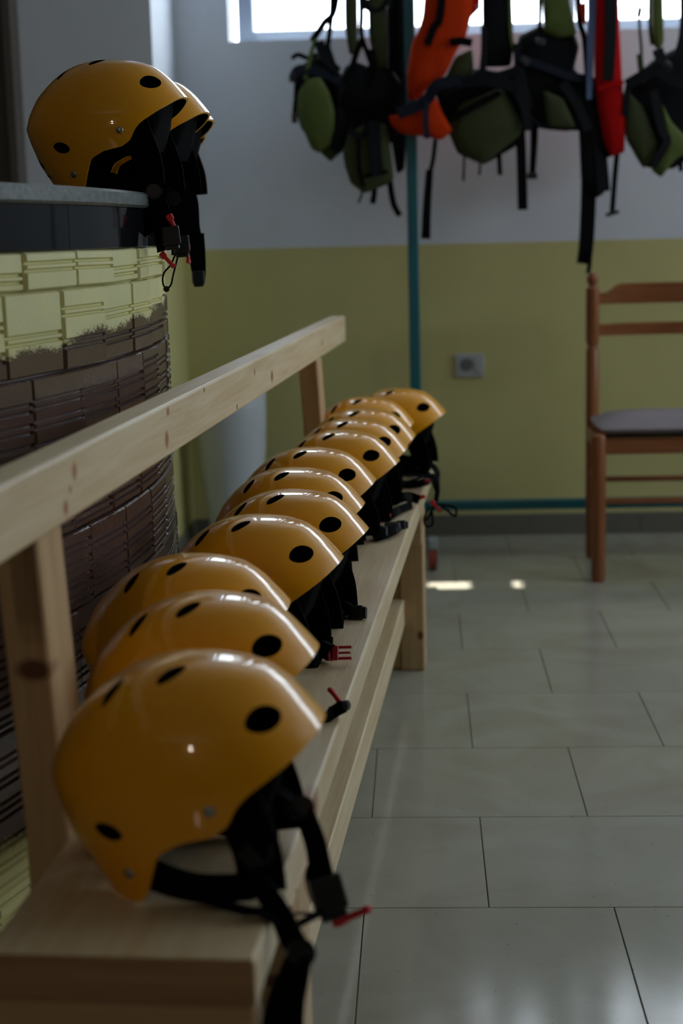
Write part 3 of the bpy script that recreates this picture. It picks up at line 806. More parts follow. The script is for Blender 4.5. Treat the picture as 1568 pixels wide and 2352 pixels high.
def strap(r, pts, side=(0, 0, 1), wid=0.016, th=0.0022, name='chin_strap', mat='webbing', n=6):
    """pts in world coordinates, first ones may be local tuples marked ('l', x, y, z)"""
    P = [Vector(p[1:]) if p[0] == 'l' else L(r, p) for p in pts]
    inv = r.matrix_basis.inverted().to_3x3()
    sd = [inv @ Vector(s) for s in side] if isinstance(side, list) else inv @ Vector(side)
    b = bmesh.new(); add_ribbon(b, P, wid, th, sd, n)
    return obj(name, b, M[mat], r, True, 50)
def clip(r, p, d, kind, mat, up=(0, 0, 1), roll=0.0, sc=1.0):
    b = bmesh.new()
    m = r.matrix_basis.inverted() @ aim(p, d, up, roll) @ Matrix.Scale(sc, 4)
    {'fork': add_buckle_fork, 'socket': add_buckle_socket, 'side': add_clip_side}[kind](b, m)
    return obj('buckle', b, M[mat], r)
def disc(r, p, axis, rad=0.011, th=0.007, name='strap_adjuster', mat='black_plastic'):
    b = bmesh.new(); q = L(r, p); ax = (r.matrix_basis.inverted().to_3x3() @ Vector(axis)).normalized()
    add_cyl(b, q - ax * th / 2, q + ax * th / 2, rad, seg=20)
    bmesh.ops.bevel(b, geom=[e for e in b.edges if len(e.link_faces) == 2 and any(len(f.verts) > 4 for f in e.link_faces)], offset=th * 0.25, segments=2, affect='EDGES')
    return obj(name, b, M[mat], r, True, 40)
def cord(r, pts, rad=0.0016, name='cord_loop'):
    b = bmesh.new(); add_tube(b, [L(r, p) for p in pts], rad); return obj(name, b, M['webbing'], r, True, 60)
SB = SZ + 0.004                                          # straps lying on the seat
def bz(px, py, h=0.0): return on_z(px, py, SB + h)

# straps of the nearest helmet: one hangs over the front edge, one lies over the seat
h = HB[0]
def w_(r, x, y, z): return r.matrix_basis @ Vector((x, y, z))
e0 = on_y(700, 1868, 1.52); 
strap(h, [('l', .075, .06, .07), on_y(640, 1815, 1.53), on_y(682, 1850, 1.52), on_y(703, 1885, 1.50)], (0, 1, 0.2), 0.018)
strap(h, [('l', .088, .05, .035), on_y(640, 1862, 1.5), on_y(690, 1862, 1.51)], (0, 1, 0.6), 0.012)
disc(h, on_y(692, 1856, 1.512), (0.2, -0.9, 0.4), 0.013, 0.010)
strap(h, [on_y(695, 1860, 1.512), on_y(722, 1930, 1.49), on_y(735, 1990, 1.47), on_y(752, 2060, 1.46), on_y(762, 2090, 1.455)], (1, 0.0, 0.35), (0.020, 0.024), 0.005)
strap(h, [on_y(728, 1960, 1.482), on_y(708, 2010, 1.47), on_y(722, 2070, 1.46), on_y(752, 2085, 1.455)], (0.6, -0.7, 0.2), 0.010, 0.002)
clip(h, on_y(752, 2050, 1.456), on_y(768, 2100, 1.45) - on_y(745, 2020, 1.458), 'socket', 'black_plastic', (0.3, -1, 0.1), 0.0, 1.35)
clip(h, on_y(790, 2112, 1.452), on_y(850, 2090, 1.45) - on_y(775, 2122, 1.455), 'side', 'red', (0.3, 0.3, 1), 0.0, 1.15)
strap(h, [on_y(755, 2085, 1.455), on_y(725, 2102, 1.43), on_y(690, 2120, 1.41), on_y(680, 2130, 1.40)], (0, 0.5, 1), 0.007, 0.002)
cord(h, [on_y(765, 2088, 1.455), on_y(720, 2098, 1.44), on_y(680, 2098, 1.42), on_y(672, 2110, 1.41)])
strap(h, [('l', .090, -.078, .02), on_y(585, 2020, 1.385), on_y(640, 2095, 1.37), on_y(672, 2160, 1.355), on_y(690, 2190, 1.35)], (1, -0.1, 0.6), (0.020, 0.024), 0.004)
strap(h, [('l', .04, -.086, .010), bz(555, 2090, 0.004), bz(600, 2095, 0.004), on_y(645, 2125, 1.36)], (0, 1, 0), 0.016, 0.0025)
disc(h, on_y(690, 2190, 1.35), (0.3, -0.9, 0.3), 0.014, 0.011)
disc(h, on_y(588, 1955, 1.392), (0.35, -0.9, 0.25), 0.0165, 0.012)
strap(h, [('l', .086, -.074, .075), on_y(572, 1900, 1.388), on_y(585, 1950, 1.388), on_y(575, 2000, 1.386)], (1, 0.1, 0), (0.030, 0.024), 0.004)
strap(h, [('l', .07, .06, .05), on_y(600, 1870, 1.46), on_y(610, 1950, 1.43), on_y(596, 1985, 1.42)], (1, 0.1, 0), (0.030, 0.022), 0.006, name='chin_pad', mat='foam')
strap(h, [on_y(688, 2195, 1.35), on_y(672, 2250, 1.335), on_y(655, 2310, 1.32), on_y(645, 2400, 1.315), on_y(640, 2470, 1.315)], (1, -0.1, 0), (0.022, 0.046), 0.010, name='chin_pad', mat='foam')
# second to twelfth: strap ends and clips on the seat
h = HB[2]
strap(h, [('l', .12, .03, .006), bz(735, 1652), bz(765, 1635, 0.004), bz(790, 1622, 0.012)], (0, 0.3, 1), 0.016, 0.006)
clip(h, bz(780, 1612, 0.012), on_z(752, 1583, SB + 0.03) - bz(785, 1625, 0.012), 'side', 'red', (1, -0.4, 0.3))
disc(h, bz(795, 1620, 0.010), (0.8, -0.4, 0.2), 0.007, 0.008)
h = HB[3]
strap(h, [('l', .12, -.03, .006), bz(735, 1490, 0.012), bz(760, 1500, 0.012)], (0, 0.35, 1), 0.024, 0.010)
clip(h, bz(768, 1500, 0.012), (1, -0.05, 0.03), 'fork', 'red', (0.1, -0.8, 0.5))
strap(h, [('l', .085, -.07, .02), bz(700, 1468, 0.004), bz(742, 1466, 0.006), bz(762, 1478, 0.012)], (0, 0.5, 1), 0.018, 0.003)
h = HB[4]
strap(h, [('l', .12, -.02, .012), bz(755, 1395, 0.012), bz(790, 1395, 0.014), bz(808, 1405, 0.010)], (0, 0.3, 1), (0.026, 0.018), 0.006)
strap(h, [('l', .12, .0, .01), bz(760, 1408, 0.003), bz(795, 1410, 0.003), bz(812, 1412, 0.003)], (0.2, 1, 0), 0.014, 0.003)
clip(h, bz(815, 1408, 0.006), (1, -0.15, 0.05), 'socket', 'black_plastic', (0, -0.9, 0.4))
disc(h, bz(790, 1402, 0.008), (0.3, -0.8, 0.5), 0.009, 0.008)
h = HB[7]
strap(h, [('l', .12, -.02, .012), bz(865, 1232, 0.008), bz(895, 1222, 0.012), bz(920, 1208, 0.012)], (0, 0.3, 1), 0.020, 0.005)
clip(h, bz(868, 1222, 0.014), (1, -0.2, 0.1), 'socket', 'slate_plastic', (0, -1, 0.4))
clip(h, bz(897, 1213, 0.014), (1, 0.2, 0.1), 'socket', 'slate_plastic', (0, -1, 0.4))
clip(h, bz(920, 1206, 0.012), (1, 0.2, 0), 'socket', 'black_plastic', (0, -1, 0.3), sc=0.8)
clip(h, bz(872, 1188, 0.018), (0.8, 0.4, 0.1), 'side', 'red', (0, -0.7, 0.7))
h = HB[8]
strap(h, [('l', .12, -.02, .012), bz(890, 1190, 0.006), bz(915, 1172, 0.012), bz(945, 1160, 0.006)], (0, 0.4, 1), 0.018, 0.004)
disc(h, bz(910, 1175, 0.012), (0.3, -0.8, 0.4), 0.010, 0.008)
h = HB[9]
strap(h, [('l', .12, -.02, .012), bz(905, 1150, 0.008), bz(935, 1140, 0.016), bz(962, 1148, 0.010)], (0, 0.4, 1), 0.022, 0.005)
clip(h, bz(966, 1142, 0.014), (0.3, -0.9, 0.2), 'side', 'red', (0.9, 0, 0.4))
disc(h, bz(938, 1142, 0.015), (0.2, -0.8, 0.5), 0.012, 0.009)
h = HB[10]
strap(h, [('l', .12, -.02, .012), bz(920, 1112, 0.004), bz(955, 1112, 0.008), bz(985, 1104, 0.010)], (0, 0.4, 1), 0.020, 0.004)
clip(h, bz(984, 1104, 0.014), (0.9, -0.5, 0.1), 'side', 'red', (0.2, -0.4, 0.9))
h = HB[11]
strap(h, [('l', .12, -.02, .012), bz(955, 1085, 0.010), bz(985, 1092, 0.018), bz(1000, 1120, 0.020)], (0, 0.5, 1), 0.018, 0.004)
h = HB[9]
e1 = on_y(1000, 1130, 3.70); 
strap(h, [('l', .12, -.05, .045), on_y(982, 1092, 3.68), on_y(1000, 1098, 3.69), on_y(1006, 1130, 3.71), on_y(998, 1165, 3.71)], (0.3, 0.9, 0), 0.016, 0.004)
clip(h, on_y(996, 1157, 3.70), (0.6, 0, -0.7), 'side', 'red', (0, -1, 0))
cord(h, [on_y(1000, 1158, 3.70), on_y(1020, 1160, 3.70), on_y(1045, 1166, 3.70), on_y(1046, 1185, 3.70), on_y(1036, 1180, 3.70), on_y(1015, 1163, 3.70)], 0.0028)
h = HB[10]
strap(h, [('l', .12, -.06, .03), on_y(992, 1096, 3.83), on_y(1003, 1115, 3.80), on_y(996, 1160, 3.79), on_y(980, 1195, 3.79)], (0.3, 0.9, 0), 0.014, 0.004)
cord(h, [on_y(985, 1165, 3.79), on_y(974, 1190, 3.79), on_y(978, 1208, 3.79), on_y(992, 1205, 3.79), on_y(992, 1175, 3.79)], 0.0028)
h = HB[11]
strap(h, [('l', .12, -.02, .012), bz(985, 1062, 0.010), on_y(1003, 1085, 3.95), on_y(1005, 1120, 3.95)], (0.3, 0.9, 0), 0.016, 0.004)

# helmets on the bar counter, straps hanging over the edge
GC = 'yellow helmets on the bar counter'
def ctip(px, py, y): return on_y(px, py, y)
HC = []
for (px, py, yy, yw, pt, rl, lb) in (
        (430, 227, 2.70, 0, 0, 0, 'yellow helmet in front on the counter, side view with vents and rivets'),
        (480, 271, 2.97, -3, 1.5, 0, 'yellow helmet just behind the front one on the counter'),
        (489, 284, 3.19, -4, 0.5, 0, 'third yellow helmet on the counter, mostly hidden, only its brim edge showing'),
        (467, 318, 3.42, -8, 5, 0, 'rearmost yellow helmet on the counter, only the brim corner showing')):
    tp = on_y(px, py, yy)
    HC.append(make_helmet(tp, math.radians(yw), lb, GC, pitch=math.radians(pt), z=TOPZ + 0.001, roll=math.radians(rl)))
h = HC[0]
def fr(px, py, dy=0.0, base=2.66): return on_y(px, py, base + dy)
yA = 2.62
strap(h, [('l', .090, -.078, .02), on_y(348, 425, yA), on_y(352, 440, yA)], (1, 0.2, 0), 0.020, 0.004)
disc(h, on_y(353, 440, yA - 0.004), (0.2, -1, 0.1), 0.0125, 0.010)
strap(h, [on_y(350, 445, yA), on_y(342, 480, yA - .004), on_y(340, 512, yA - .004), on_y(352, 530, yA)], (1, 0.2, 0), (0.016, 0.036), 0.008, name='chin_pad', mat='foam')
strap(h, [on_y(358, 450, yA), on_y(372, 480, yA), on_y(385, 520, yA), on_y(392, 560, yA)], (1, 0.2, 0), (0.018, 0.030), 0.006)
strap(h, [on_y(366, 470, yA - .005), on_y(372, 520, yA), on_y(388, 572, yA)], (1, 0.3, 0), (0.014, 0.040), 0.012, name='chin_pad', mat='foam')
clip(h, on_y(392, 505, yA - .01), on_y(404, 522, yA) - on_y(384, 478, yA), 'side', 'red', (0.4, -1, 0))
clip(h, on_y(378, 590, yA - .005), on_y(395, 597, yA) - on_y(366, 566, yA), 'side', 'red', (0.3, -1, 0), sc=0.9)
clip(h, on_y(392, 540, yA - .012), (0.1, 0, -1), 'socket', 'black_plastic', (0.2, -1, 0), sc=1.2)
cord(h, [on_y(402, 585, yA), on_y(392, 608, yA), on_y(376, 628, yA), on_y(374, 650, yA), on_y(381, 662, yA), on_y(392, 655, yA), on_y(398, 630, yA), on_y(408, 590, yA)], 0.0015)
disc(h, on_y(382, 664, yA), (0.2, -1, 0), 0.005, 0.006, 'cord_end')
h = HC[1]
yB = 2.88
strap(h, [('l', .090, -.078, .02), on_y(392, 440, yB), on_y(398, 452, yB)], (1, 0.2, 0), 0.020, 0.004)
disc(h, on_y(398, 456, yB - .004), (0.2, -1, 0.1), 0.0135, 0.011)
strap(h, [on_y(400, 465, yB), on_y(408, 500, yB), on_y(412, 545, yB), on_y(415, 585, yB)], (1, 0.2, 0), (0.022, 0.034), 0.008)
clip(h, on_y(430, 572, yB), (0.05, 0, -1), 'side', 'red', (0.9, -0.4, 0))
clip(h, on_y(416, 560, yB - .008), (0.05, 0, -1), 'socket', 'black_plastic', (0.3, -1, 0), sc=1.2)
strap(h, [('l', .088, .06, .03), on_y(424, 430, yB + .12), on_y(428, 470, yB + .1), on_y(420, 500, yB + .1)], (1, 0.3, 0), 0.016, 0.004)
h = HC[2]
yC = 3.10
strap(h, [('l', .090, -.078, .02), on_y(434, 450, yC), on_y(442, 520, yC), on_y(446, 540, yC)], (1, 0.2, 0), 0.028, 0.006)
strap(h, [on_y(446, 538, yC), on_y(452, 580, yC), on_y(456, 625, yC), on_y(456, 652, yC)], (1, 0.2, 0), (0.038, 0.022), 0.012, name='chin_pad', mat='foam')
clip(h, on_y(455, 635, yC - .006), (0.02, 0, -1), 'socket', 'black_plastic', (0.4, -1, 0), sc=1.0)
clip(h, on_y(464, 622, yC), (0.02, 0, -1), 'side', 'red', (1, -0.2, 0), sc=0.7)
h = HC[3]
strap(h, [('l', .090, -.078, .02), on_y(428, 450, 3.33), on_y(425, 490, 3.33)], (1, 0.2, 0), 0.018, 0.004)

# ------------------------------------------------------------------ rolling gear rack
RY = 5.27
rk = empty('gear_rack', (-0.02, RY, 0)); tag(rk, 'teal metal rolling rack hung with buoyancy vests along the far wall', 'rack')
RXR = 1.75
for px_ in (-0.021, RXR):
    obj('post', box(px_ - 0.018, px_ + 0.018, RY - 0.018, RY + 0.018, 0.11, 2.12, 0.004), M['teal'], rk, world=True)
    obj('foot_bar', box(px_ - 0.018, px_ + 0.018, 4.96, 5.5, 0.105, 0.14, 0.004), M['teal'], rk, world=True)
    for cy in (5.0, 5.46):
        cx_ = px_ + 0.047 if cy < 5.2 else px_
        b = bmesh.new(); add_box(b, cx_ - 0.018, cx_ + 0.018, cy - 0.024, cy + 0.024, 0.065, 0.106, 0.007)
        add_box(b, cx_ - 0.019, cx_ - 0.014, cy - 0.014, cy + 0.014, 0.022, 0.07, 0.002); add_box(b, cx_ + 0.014, cx_ + 0.019, cy - 0.014, cy + 0.014, 0.022, 0.07, 0.002)
        cs = obj('caster', b, M['caster'], rk, world=True)
        b = bmesh.new(); add_cyl(b, (cx_ - 0.013, cy, 0.036), (cx_ + 0.013, cy, 0.036), 0.036, seg=24)
        wh = obj('wheel', b, M['rubber'], None, True, 40); wh.parent = cs
        bpy.context.view_layer.update(); wh.matrix_parent_inverse = cs.matrix_world.inverted()
obj('bottom_bar', box(-0.02, RXR, RY - 0.017, RY + 0.017, 0.146, 0.179, 0.004), M['teal'], rk, world=True)
b = bmesh.new(); add_cyl(b, (-0.75, RY, 2.115), (RXR + 0.1, RY, 2.115), 0.017, seg=16)
obj('top_bar', b, M['teal'], rk, True, 40, world=True)
b = bmesh.new(); add_cyl(b, (-0.021, RY, 2.11), (-0.021, RY, 2.14), 0.02, seg=12); obj('post_cap', b, M['teal'], rk, world=True)

# ------------------------------------------------------------------ vests on the rack
def Z2(pts): return [(640 + x * 0.2959, y * 0.2959) for x, y in pts]
def Z3(pts): return [(1104 + x * 0.2959, y * 0.2959) for x, y in pts]
def pad_bm(poly, y, thick, lean=0.0, puff=0.6):
    """padded panel: outline in the picture placed at depth y, given thickness and rounded edges"""
    P = [on_y(px, py, y) for px, py in poly]
    n = len(P); Q = []
    for i in range(n):                                   # densify + round the outline
        a, b_, c = P[i - 1], P[i], P[(i + 1) % n]
        Q += [b_.lerp(a, 0.2), b_ * 0.94 + (a + c) * 0.03, b_.lerp(c, 0.2)]
    cen = sum(Q, Vector()) / len(Q)
    bm = bmesh.new(); rings = []
    for sc, off in ((0.95, -0.36), (1.03, -0.12), (1.03, 0.14), (0.95, 0.38)):
        rings.append([bm.verts.new(cen + (q - cen) * sc + Vector((0, off * thick, 0))) for q in Q])
    fr0 = [bm.verts.new(cen + (q - cen) * 0.7 + Vector((0, -0.48 * thick, 0))) for q in Q]
    bk0 = [bm.verts.new(cen + (q - cen) * 0.7 + Vector((0, 0.48 * thick, 0))) for q in Q]
    rings = [fr0] + rings + [bk0]
    m = len(Q)
    for A, B in zip(rings[:-1], rings[1:]):
        for k in range(m): bm.faces.new((A[k], A[(k + 1) % m], B[(k + 1) % m], B[k]))
    for rg, o in ((fr0, -0.52), (bk0, 0.52)):
        c = bm.verts.new(cen + Vector((0, o * thick, 0)))
        for k in range(m): bm.faces.new((c, rg[k], rg[(k + 1) % m]))
    return bm
GV = 'buoyancy vests hanging on the teal rack'
def vest(label, x_px, y=RY):
    b = on_y(x_px, 400, y); r = empty('buoyancy_vest', (b.x, y, b.z)); tag(r, label, 'vest', GV); bpy.context.view_layer.update(); return r
def panel(r, name, poly, y, thick, mat): return obj(name, pad_bm(poly, y, thick), M[mat], r, True, 80, world=True)
def vstrap(r, pts, y, wpx, mat='webbing', name='strap', th=0.003, side=(1, 0.35, 0)):
    P = [on_y(px, py, y) for px, py in pts]; s = y / F
    wd = tuple(v * s for v in wpx) if isinstance(wpx, tuple) else wpx * s
    return obj(name, ribbon(P, wd, th, side), M[mat], r, True, 50, world=True)
def vclip(r, px, py, y, ln=0.03, wd=0.028, ang=0.0, mat='black_plastic'):
    p = on_y(px, py, y); b = bmesh.new(); add_box(b, -wd / 2, wd / 2, -0.006, 0.006, -ln / 2, ln / 2, 0.003, Matrix.Translation(p) @ Matrix.Rotation(ang, 4, 'Y'), 2)
    return obj('clip', b, M[mat], r, world=True)

v = vest('olive vest at the left end of the rack with a bare side panel', 730)
panel(v, 'back_panel', Z2([(130, 560), (300, 430), (480, 580), (545, 660), (540, 1100), (400, 1245), (330, 1180), (180, 1000), (120, 800)]), 5.30, 0.07, 'nylon_black')
panel(v, 'side_panel', Z2([(155, 720), (230, 620), (320, 610), (390, 720), (432, 860), (430, 1010), (400, 1120), (310, 1178), (255, 1150), (195, 1010), (145, 850)]), 5.245, 0.06, 'olive')
panel(v, 'lower_pocket', Z2([(330, 1170), (430, 1140), (480, 1190), (390, 1245)]), 5.26, 0.04, 'olive_dark')
vstrap(v, Z2([(470, -830), (445, 0), (350, 180), (255, 320)]), 5.25, 15)
vstrap(v, Z2([(430, -830), (415, 0), (400, 200), (370, 430)]), 5.29, 12)
vstrap(v, Z2([(290, 300), (250, 420), (205, 620)]), 5.24, 9, 'olive')
vstrap(v, Z2([(100, 455), (150, 425), (230, 450), (300, 420)]), 5.25, 10, 'webbing', 'waist_strap', 0.003, (0.2, 0.3, 1))
vstrap(v, Z2([(100, 610), (160, 540), (330, 560), (480, 640)]), 5.24, 22, 'nylon_navy', 'waist_strap', 0.004, (0.1, 0.3, 1))
vstrap(v, Z2([(160, 600), (130, 760), (115, 920)]), 5.24, 8)
vclip(v, 672, 178, 5.24, 0.03, 0.02, 0.3); vclip(v, 676, 272, 5.24, 0.03, 0.018)

vstrap(v, Z2([(350, 350), (420, 560), (500, 760)]), 5.25, 26, 'nylon_black', 'side_web', 0.006)
vstrap(v, Z2([(310, 320), (360, 450), (460, 560)]), 5.245, 22, 'nylon_black', 'side_web', 0.006)
vstrap(v, Z2([(500, 640), (490, 900), (450, 1180)]), 5.24, 24, 'nylon_black', 'side_web', 0.006)
v = vest('olive vest with two padded shoulder straps, left of the teal post', 850)
panel(v, 'torso_panel', Z2([(520, 520), (600, 480), (700, 520), (860, 520), (940, 640), (950, 900), (900, 1100), (540, 1100), (470, 900), (470, 650)]), 5.28, 0.09, 'nylon_black')
panel(v, 'shoulder_pad', Z2([(505, -830), (600, -830), (615, 300), (590, 410), (545, 405), (512, 200)]), 5.24, 0.035, 'olive_dark')
panel(v, 'shoulder_pad', Z2([(680, -830), (790, -830), (850, 330), (845, 520), (765, 510), (700, 300)]), 5.25, 0.035, 'olive_dark')
vstrap(v, Z2([(650, 300), (600, 420), (560, 560)]), 5.235, 14); vstrap(v, Z2([(720, 380), (730, 520), (720, 700)]), 5.235, 20)
panel(v, 'lower_pocket', Z2([(500, 1180), (540, 1040), (700, 960), (840, 975), (890, 1380), (830, 1430), (660, 1495), (560, 1420), (520, 1300)]), 5.235, 0.065, 'olive_dark')
vstrap(v, Z2([(740, 940), (745, 1150), (770, 1360)]), 5.195, 28, 'nylon_black', 'pocket_strip', 0.006)
vstrap(v, Z2([(620, 1080), (625, 1300), (660, 1450)]), 5.197, 8)
vstrap(v, Z2([(660, 1370), (760, 1350), (850, 1330)]), 5.197, 8, side=(0, 0.3, 1))
vstrap(v, Z2([(500, 760), (700, 820), (900, 780)]), 5.23, 26, 'webbing', 'waist_strap', 0.004, (0, 0.2, 1))
vstrap(v, Z2([(600, -830), (640, 20), (640, 260), (690, 420), (740, 560)]), 5.24, 12)
vstrap(v, Z2([(640, 0), (720, 60), (800, 40), (850, -60)]), 5.235, 22, 'nylon_black', 'side_web', 0.005, (0, 0.2, 1))
vstrap(v, Z2([(860, 60), (870, 300), (880, 560)]), 5.235, 12)
vstrap(v, Z2([(540, 1000), (640, 1060), (700, 950)]), 5.195, 14, 'nylon_black', 'side_web', 0.005, (0, 0.2, 1))
vstrap(v, Z2([(745, 1420), (740, 1500), (728, 1580)]), 5.24, 13); vstrap(v, Z2([(860, 1400), (890, 1580), (940, 1675)]), 5.24, 14); vstrap(v, Z2([(650, 1460), (640, 1520), (618, 1575)]), 5.24, 5)

v = vest('all-black vest hanging edge-on against the teal post', 920)
panel(v, 'torso_panel', Z2([(850, -830), (985, -830), (995, 400), (1000, 900), (975, 1290), (915, 1330), (860, 1000), (840, 600)]), 5.345, 0.07, 'nylon_black')
vstrap(v, Z2([(900, -245), (905, 500), (930, 1000)]), 5.295, 14); vstrap(v, Z2([(860, 600), (920, 640), (990, 600)]), 5.295, 18, 'nylon_navy', 'waist_strap', 0.004, (0, 0.2, 1))

v = vest('orange vest with navy straps beside the teal post', 1000)
panel(v, 'torso_panel', Z2([(1190, -830), (1480, -830), (1500, 80), (1450, 270), (1380, 380), (1290, 570), (1180, 640), (1100, 745), (1010, 765), (1000, 560), (1040, 330), (1090, 230), (1120, 120)]), 5.215, 0.08, 'orange')
panel(v, 'lower_panel', Z2([(858, 905), (1000, 880), (1120, 830), (1210, 750), (1265, 880), (1340, 1010), (1260, 1082), (1150, 1060), (950, 1032), (880, 970)]), 5.20, 0.07, 'orange')
panel(v, 'inner_panel', Z2([(1430, -245), (1560, -245), (1560, 60), (1480, 140), (1430, 60)]), 5.25, 0.04, 'red_nylon')
vstrap(v, Z2([(1290, -780), (1260, 60), (1200, 220), (1150, 350)]), 5.165, 18, 'webbing')
vstrap(v, Z2([(920, 880), (1060, 830), (1160, 760), (1230, 660), (1420, 620)]), 5.155, 26, 'nylon_navy', 'waist_strap', 0.005, (0, 0.2, 1))
vstrap(v, Z2([(1150, 780), (1140, 920), (1150, 1075)]), 5.15, 13, 'nylon_navy')
vstrap(v, Z2([(1330, 330), (1420, 320), (1500, 335)]), 5.165, 18, 'webbing', 'waist_strap', 0.004, (0, 0.2, 1))
vstrap(v, Z2([(1215, 1080), (1195, 1250), (1160, 1380)]), 5.21, 10); vstrap(v, Z2([(1170, 1320), (1150, 1600), (1140, 1855)]), 5.205, (16, 22), 'webbing', 'hanging_strap', 0.004)
vclip(v, 1097, 16, 5.2, 0.014, 0.014, 0, 'steel')

v = vest('olive vest with a big tilted square pocket, right of the orange vest', 1110)
panel(v, 'torso_panel', [(1000, 205), (1050, 165), (1100, 160), (1190, 175), (1212, 280), (1192, 328), (1110, 376), (1052, 350), (1022, 280)], 5.28, 0.07, 'nylon_black')
panel(v, 'pocket', [(1038, 280), (1062, 238), (1150, 204), (1172, 240), (1196, 290), (1190, 312), (1108, 376), (1062, 352), (1038, 312)], 5.225, 0.07, 'olive_dark')
panel(v, 'upper_panel', [(1018, 188), (1045, 130), (1084, 112), (1088, 182), (1050, 196)], 5.25, 0.05, 'olive_dark')
panel(v, 'shoulder_pad', [(1106, -245), (1166, -245), (1178, 100), (1172, 148), (1112, 150), (1108, 60)], 5.25, 0.04, 'nylon_black')
vstrap(v, [(1170, -245), (1172, 40), (1180, 120)], 5.228, 8, 'olive', 'shoulder_trim')
vstrap(v, [(1012, 212), (1060, 190), (1120, 186), (1190, 200)], 5.185, 26, 'nylon_black', 'waist_strap', 0.006, (0, 0.2, 1))
vstrap(v, [(1034, 274), (1090, 244), (1148, 212)], 5.186, 14, 'webbing', 'pocket_strip', 0.004, (-0.4, 0.2, 1))
vstrap(v, [(1150, 320), (1146, 350), (1148, 402)], 5.24, 11); vstrap(v, [(1190, 250), (1196, 330), (1200, 482)], 5.235, (22, 23), 'webbing', 'hanging_strap', 0.004)
vstrap(v, [(1066, 350), (1065, 380), (1064, 415)], 5.24, 5); vstrap(v, [(1103, 365), (1102, 385), (1100, 402)], 5.24, 5)

vstrap(v, [(1100, 165), (1140, 175), (1190, 160)], 5.205, 20, 'nylon_black', 'side_web', 0.006, (0, 0.2, 1))
vstrap(v, [(1175, 190), (1205, 250), (1212, 300)], 5.19, 22, 'nylon_black', 'side_web', 0.006)
vstrap(v, [(1112, 60), (1112, 120), (1106, 180)], 5.22, 16, 'nylon_black', 'side_web', 0.005)
v = vest('black and olive vest with a bright olive shoulder strap, beside the blue webbing', 1265)
panel(v, 'torso_panel', [(1192, 85), (1240, 62), (1318, 78), (1328, 110), (1316, 160), (1348, 190), (1352, 285), (1300, 298), (1230, 290), (1188, 235), (1182, 150)], 5.27, 0.09, 'nylon_black')
panel(v, 'shoulder_pad', [(1248, -245), (1300, -245), (1306, 0), (1324, 76), (1285, 84), (1250, 72), (1246, 0)], 5.225, 0.04, 'olive')
panel(v, 'pocket', [(1246, 208), (1292, 226), (1322, 294), (1258, 292)], 5.215, 0.04, 'olive_dark')
vstrap(v, [(1185, 130), (1240, 150), (1310, 175), (1345, 180)], 5.212, 18, 'nylon_navy', 'waist_strap', 0.005, (0, 0.2, 1))
vstrap(v, [(1205, 125), (1225, 100), (1260, 95)], 5.21, 8); vclip(v, 1240, 96, 5.208, 0.02, 0.03, 0.2, 'slate_plastic'); vclip(v, 1205, 140, 5.205, 0.022, 0.03, 0.6, 'slate_plastic')
vstrap(v, [(1226, 240), (1226, 320), (1222, 400)], 5.24, (20, 14), 'webbing', 'hanging_strap', 0.004); vclip(v, 1222, 404, 5.238, 0.02, 0.032)
vstrap(v, [(1236, -245), (1240, 20), (1236, 80)], 5.24, 10)
vstrap(v, [(1190, 100), (1196, 180), (1215, 250)], 5.215, 24, 'nylon_black', 'side_web', 0.006)
vstrap(v, [(1290, 190), (1325, 240), (1350, 300)], 5.205, 24, 'nylon_black', 'side_web', 0.006)
vstrap(v, [(1222, 270), (1250, 292), (1330, 296)], 5.21, 8, 'nylon_black', 'side_web', 0.005, (0, 0.2, 1))

v = vest('long dark vest with blue webbing, its straps reaching down to the chair', 1350)
panel(v, 'torso_panel', [(1322, 190), (1350, 180), (1368, 215), (1378, 300), (1388, 438), (1368, 452), (1335, 420), (1330, 300)], 5.26, 0.06, 'nylon_black')
vstrap(v, [(1360, -245), (1358, 30), (1355, 130), (1352, 228)], 5.20, (22, 12), 'nylon_blue', 'shoulder_strap', 0.004)
vstrap(v, [(1330, -245), (1328, 20), (1342, 90), (1350, 190)], 5.24, 14, 'nylon_black')
vstrap(v, [(1352, 400), (1350, 480), (1346, 560), (1340, 606)], 5.25, (36, 34), 'webbing', 'hanging_strap', 0.006)
vstrap(v, [(1352, 575), (1354, 600), (1350, 628)], 5.245, 10)
panel(v, 'orange_tab', [(1330, 10), (1346, 4), (1346, 60), (1336, 48)], 5.23, 0.02, 'orange')

vstrap(v, [(1350, 180), (1372, 300), (1386, 440)], 5.235, 30, 'nylon_black', 'side_web', 0.006)
v = vest('narrow red vest between the blue webbing and the rightmost vest', 1400)
panel(v, 'torso_panel', [(1368, -245), (1412, -245), (1420, 40), (1426, 170), (1434, 285), (1432, 344), (1402, 354), (1386, 318), (1374, 250), (1366, 190), (1364, 60)], 5.235, 0.075, 'red_nylon')
vstrap(v, [(1402, -245), (1402, 60), (1396, 185)], 5.19, (30, 24), 'nylon_black', 'centre_strap', 0.006)
vstrap(v, [(1374, 205), (1400, 195), (1432, 190)], 5.19, 8, 'red_nylon', 'waist_strap', 0.004, (0, 0.2, 1))
vstrap(v, [(1418, 340), (1412, 400), (1405, 492)], 5.235, 12, 'webbing', 'hanging_strap'); vclip(v, 1406, 490, 5.232, 0.012, 0.044, -0.25)
vstrap(v, [(1390, 335), (1393, 350), (1396, 362)], 5.24, 14)

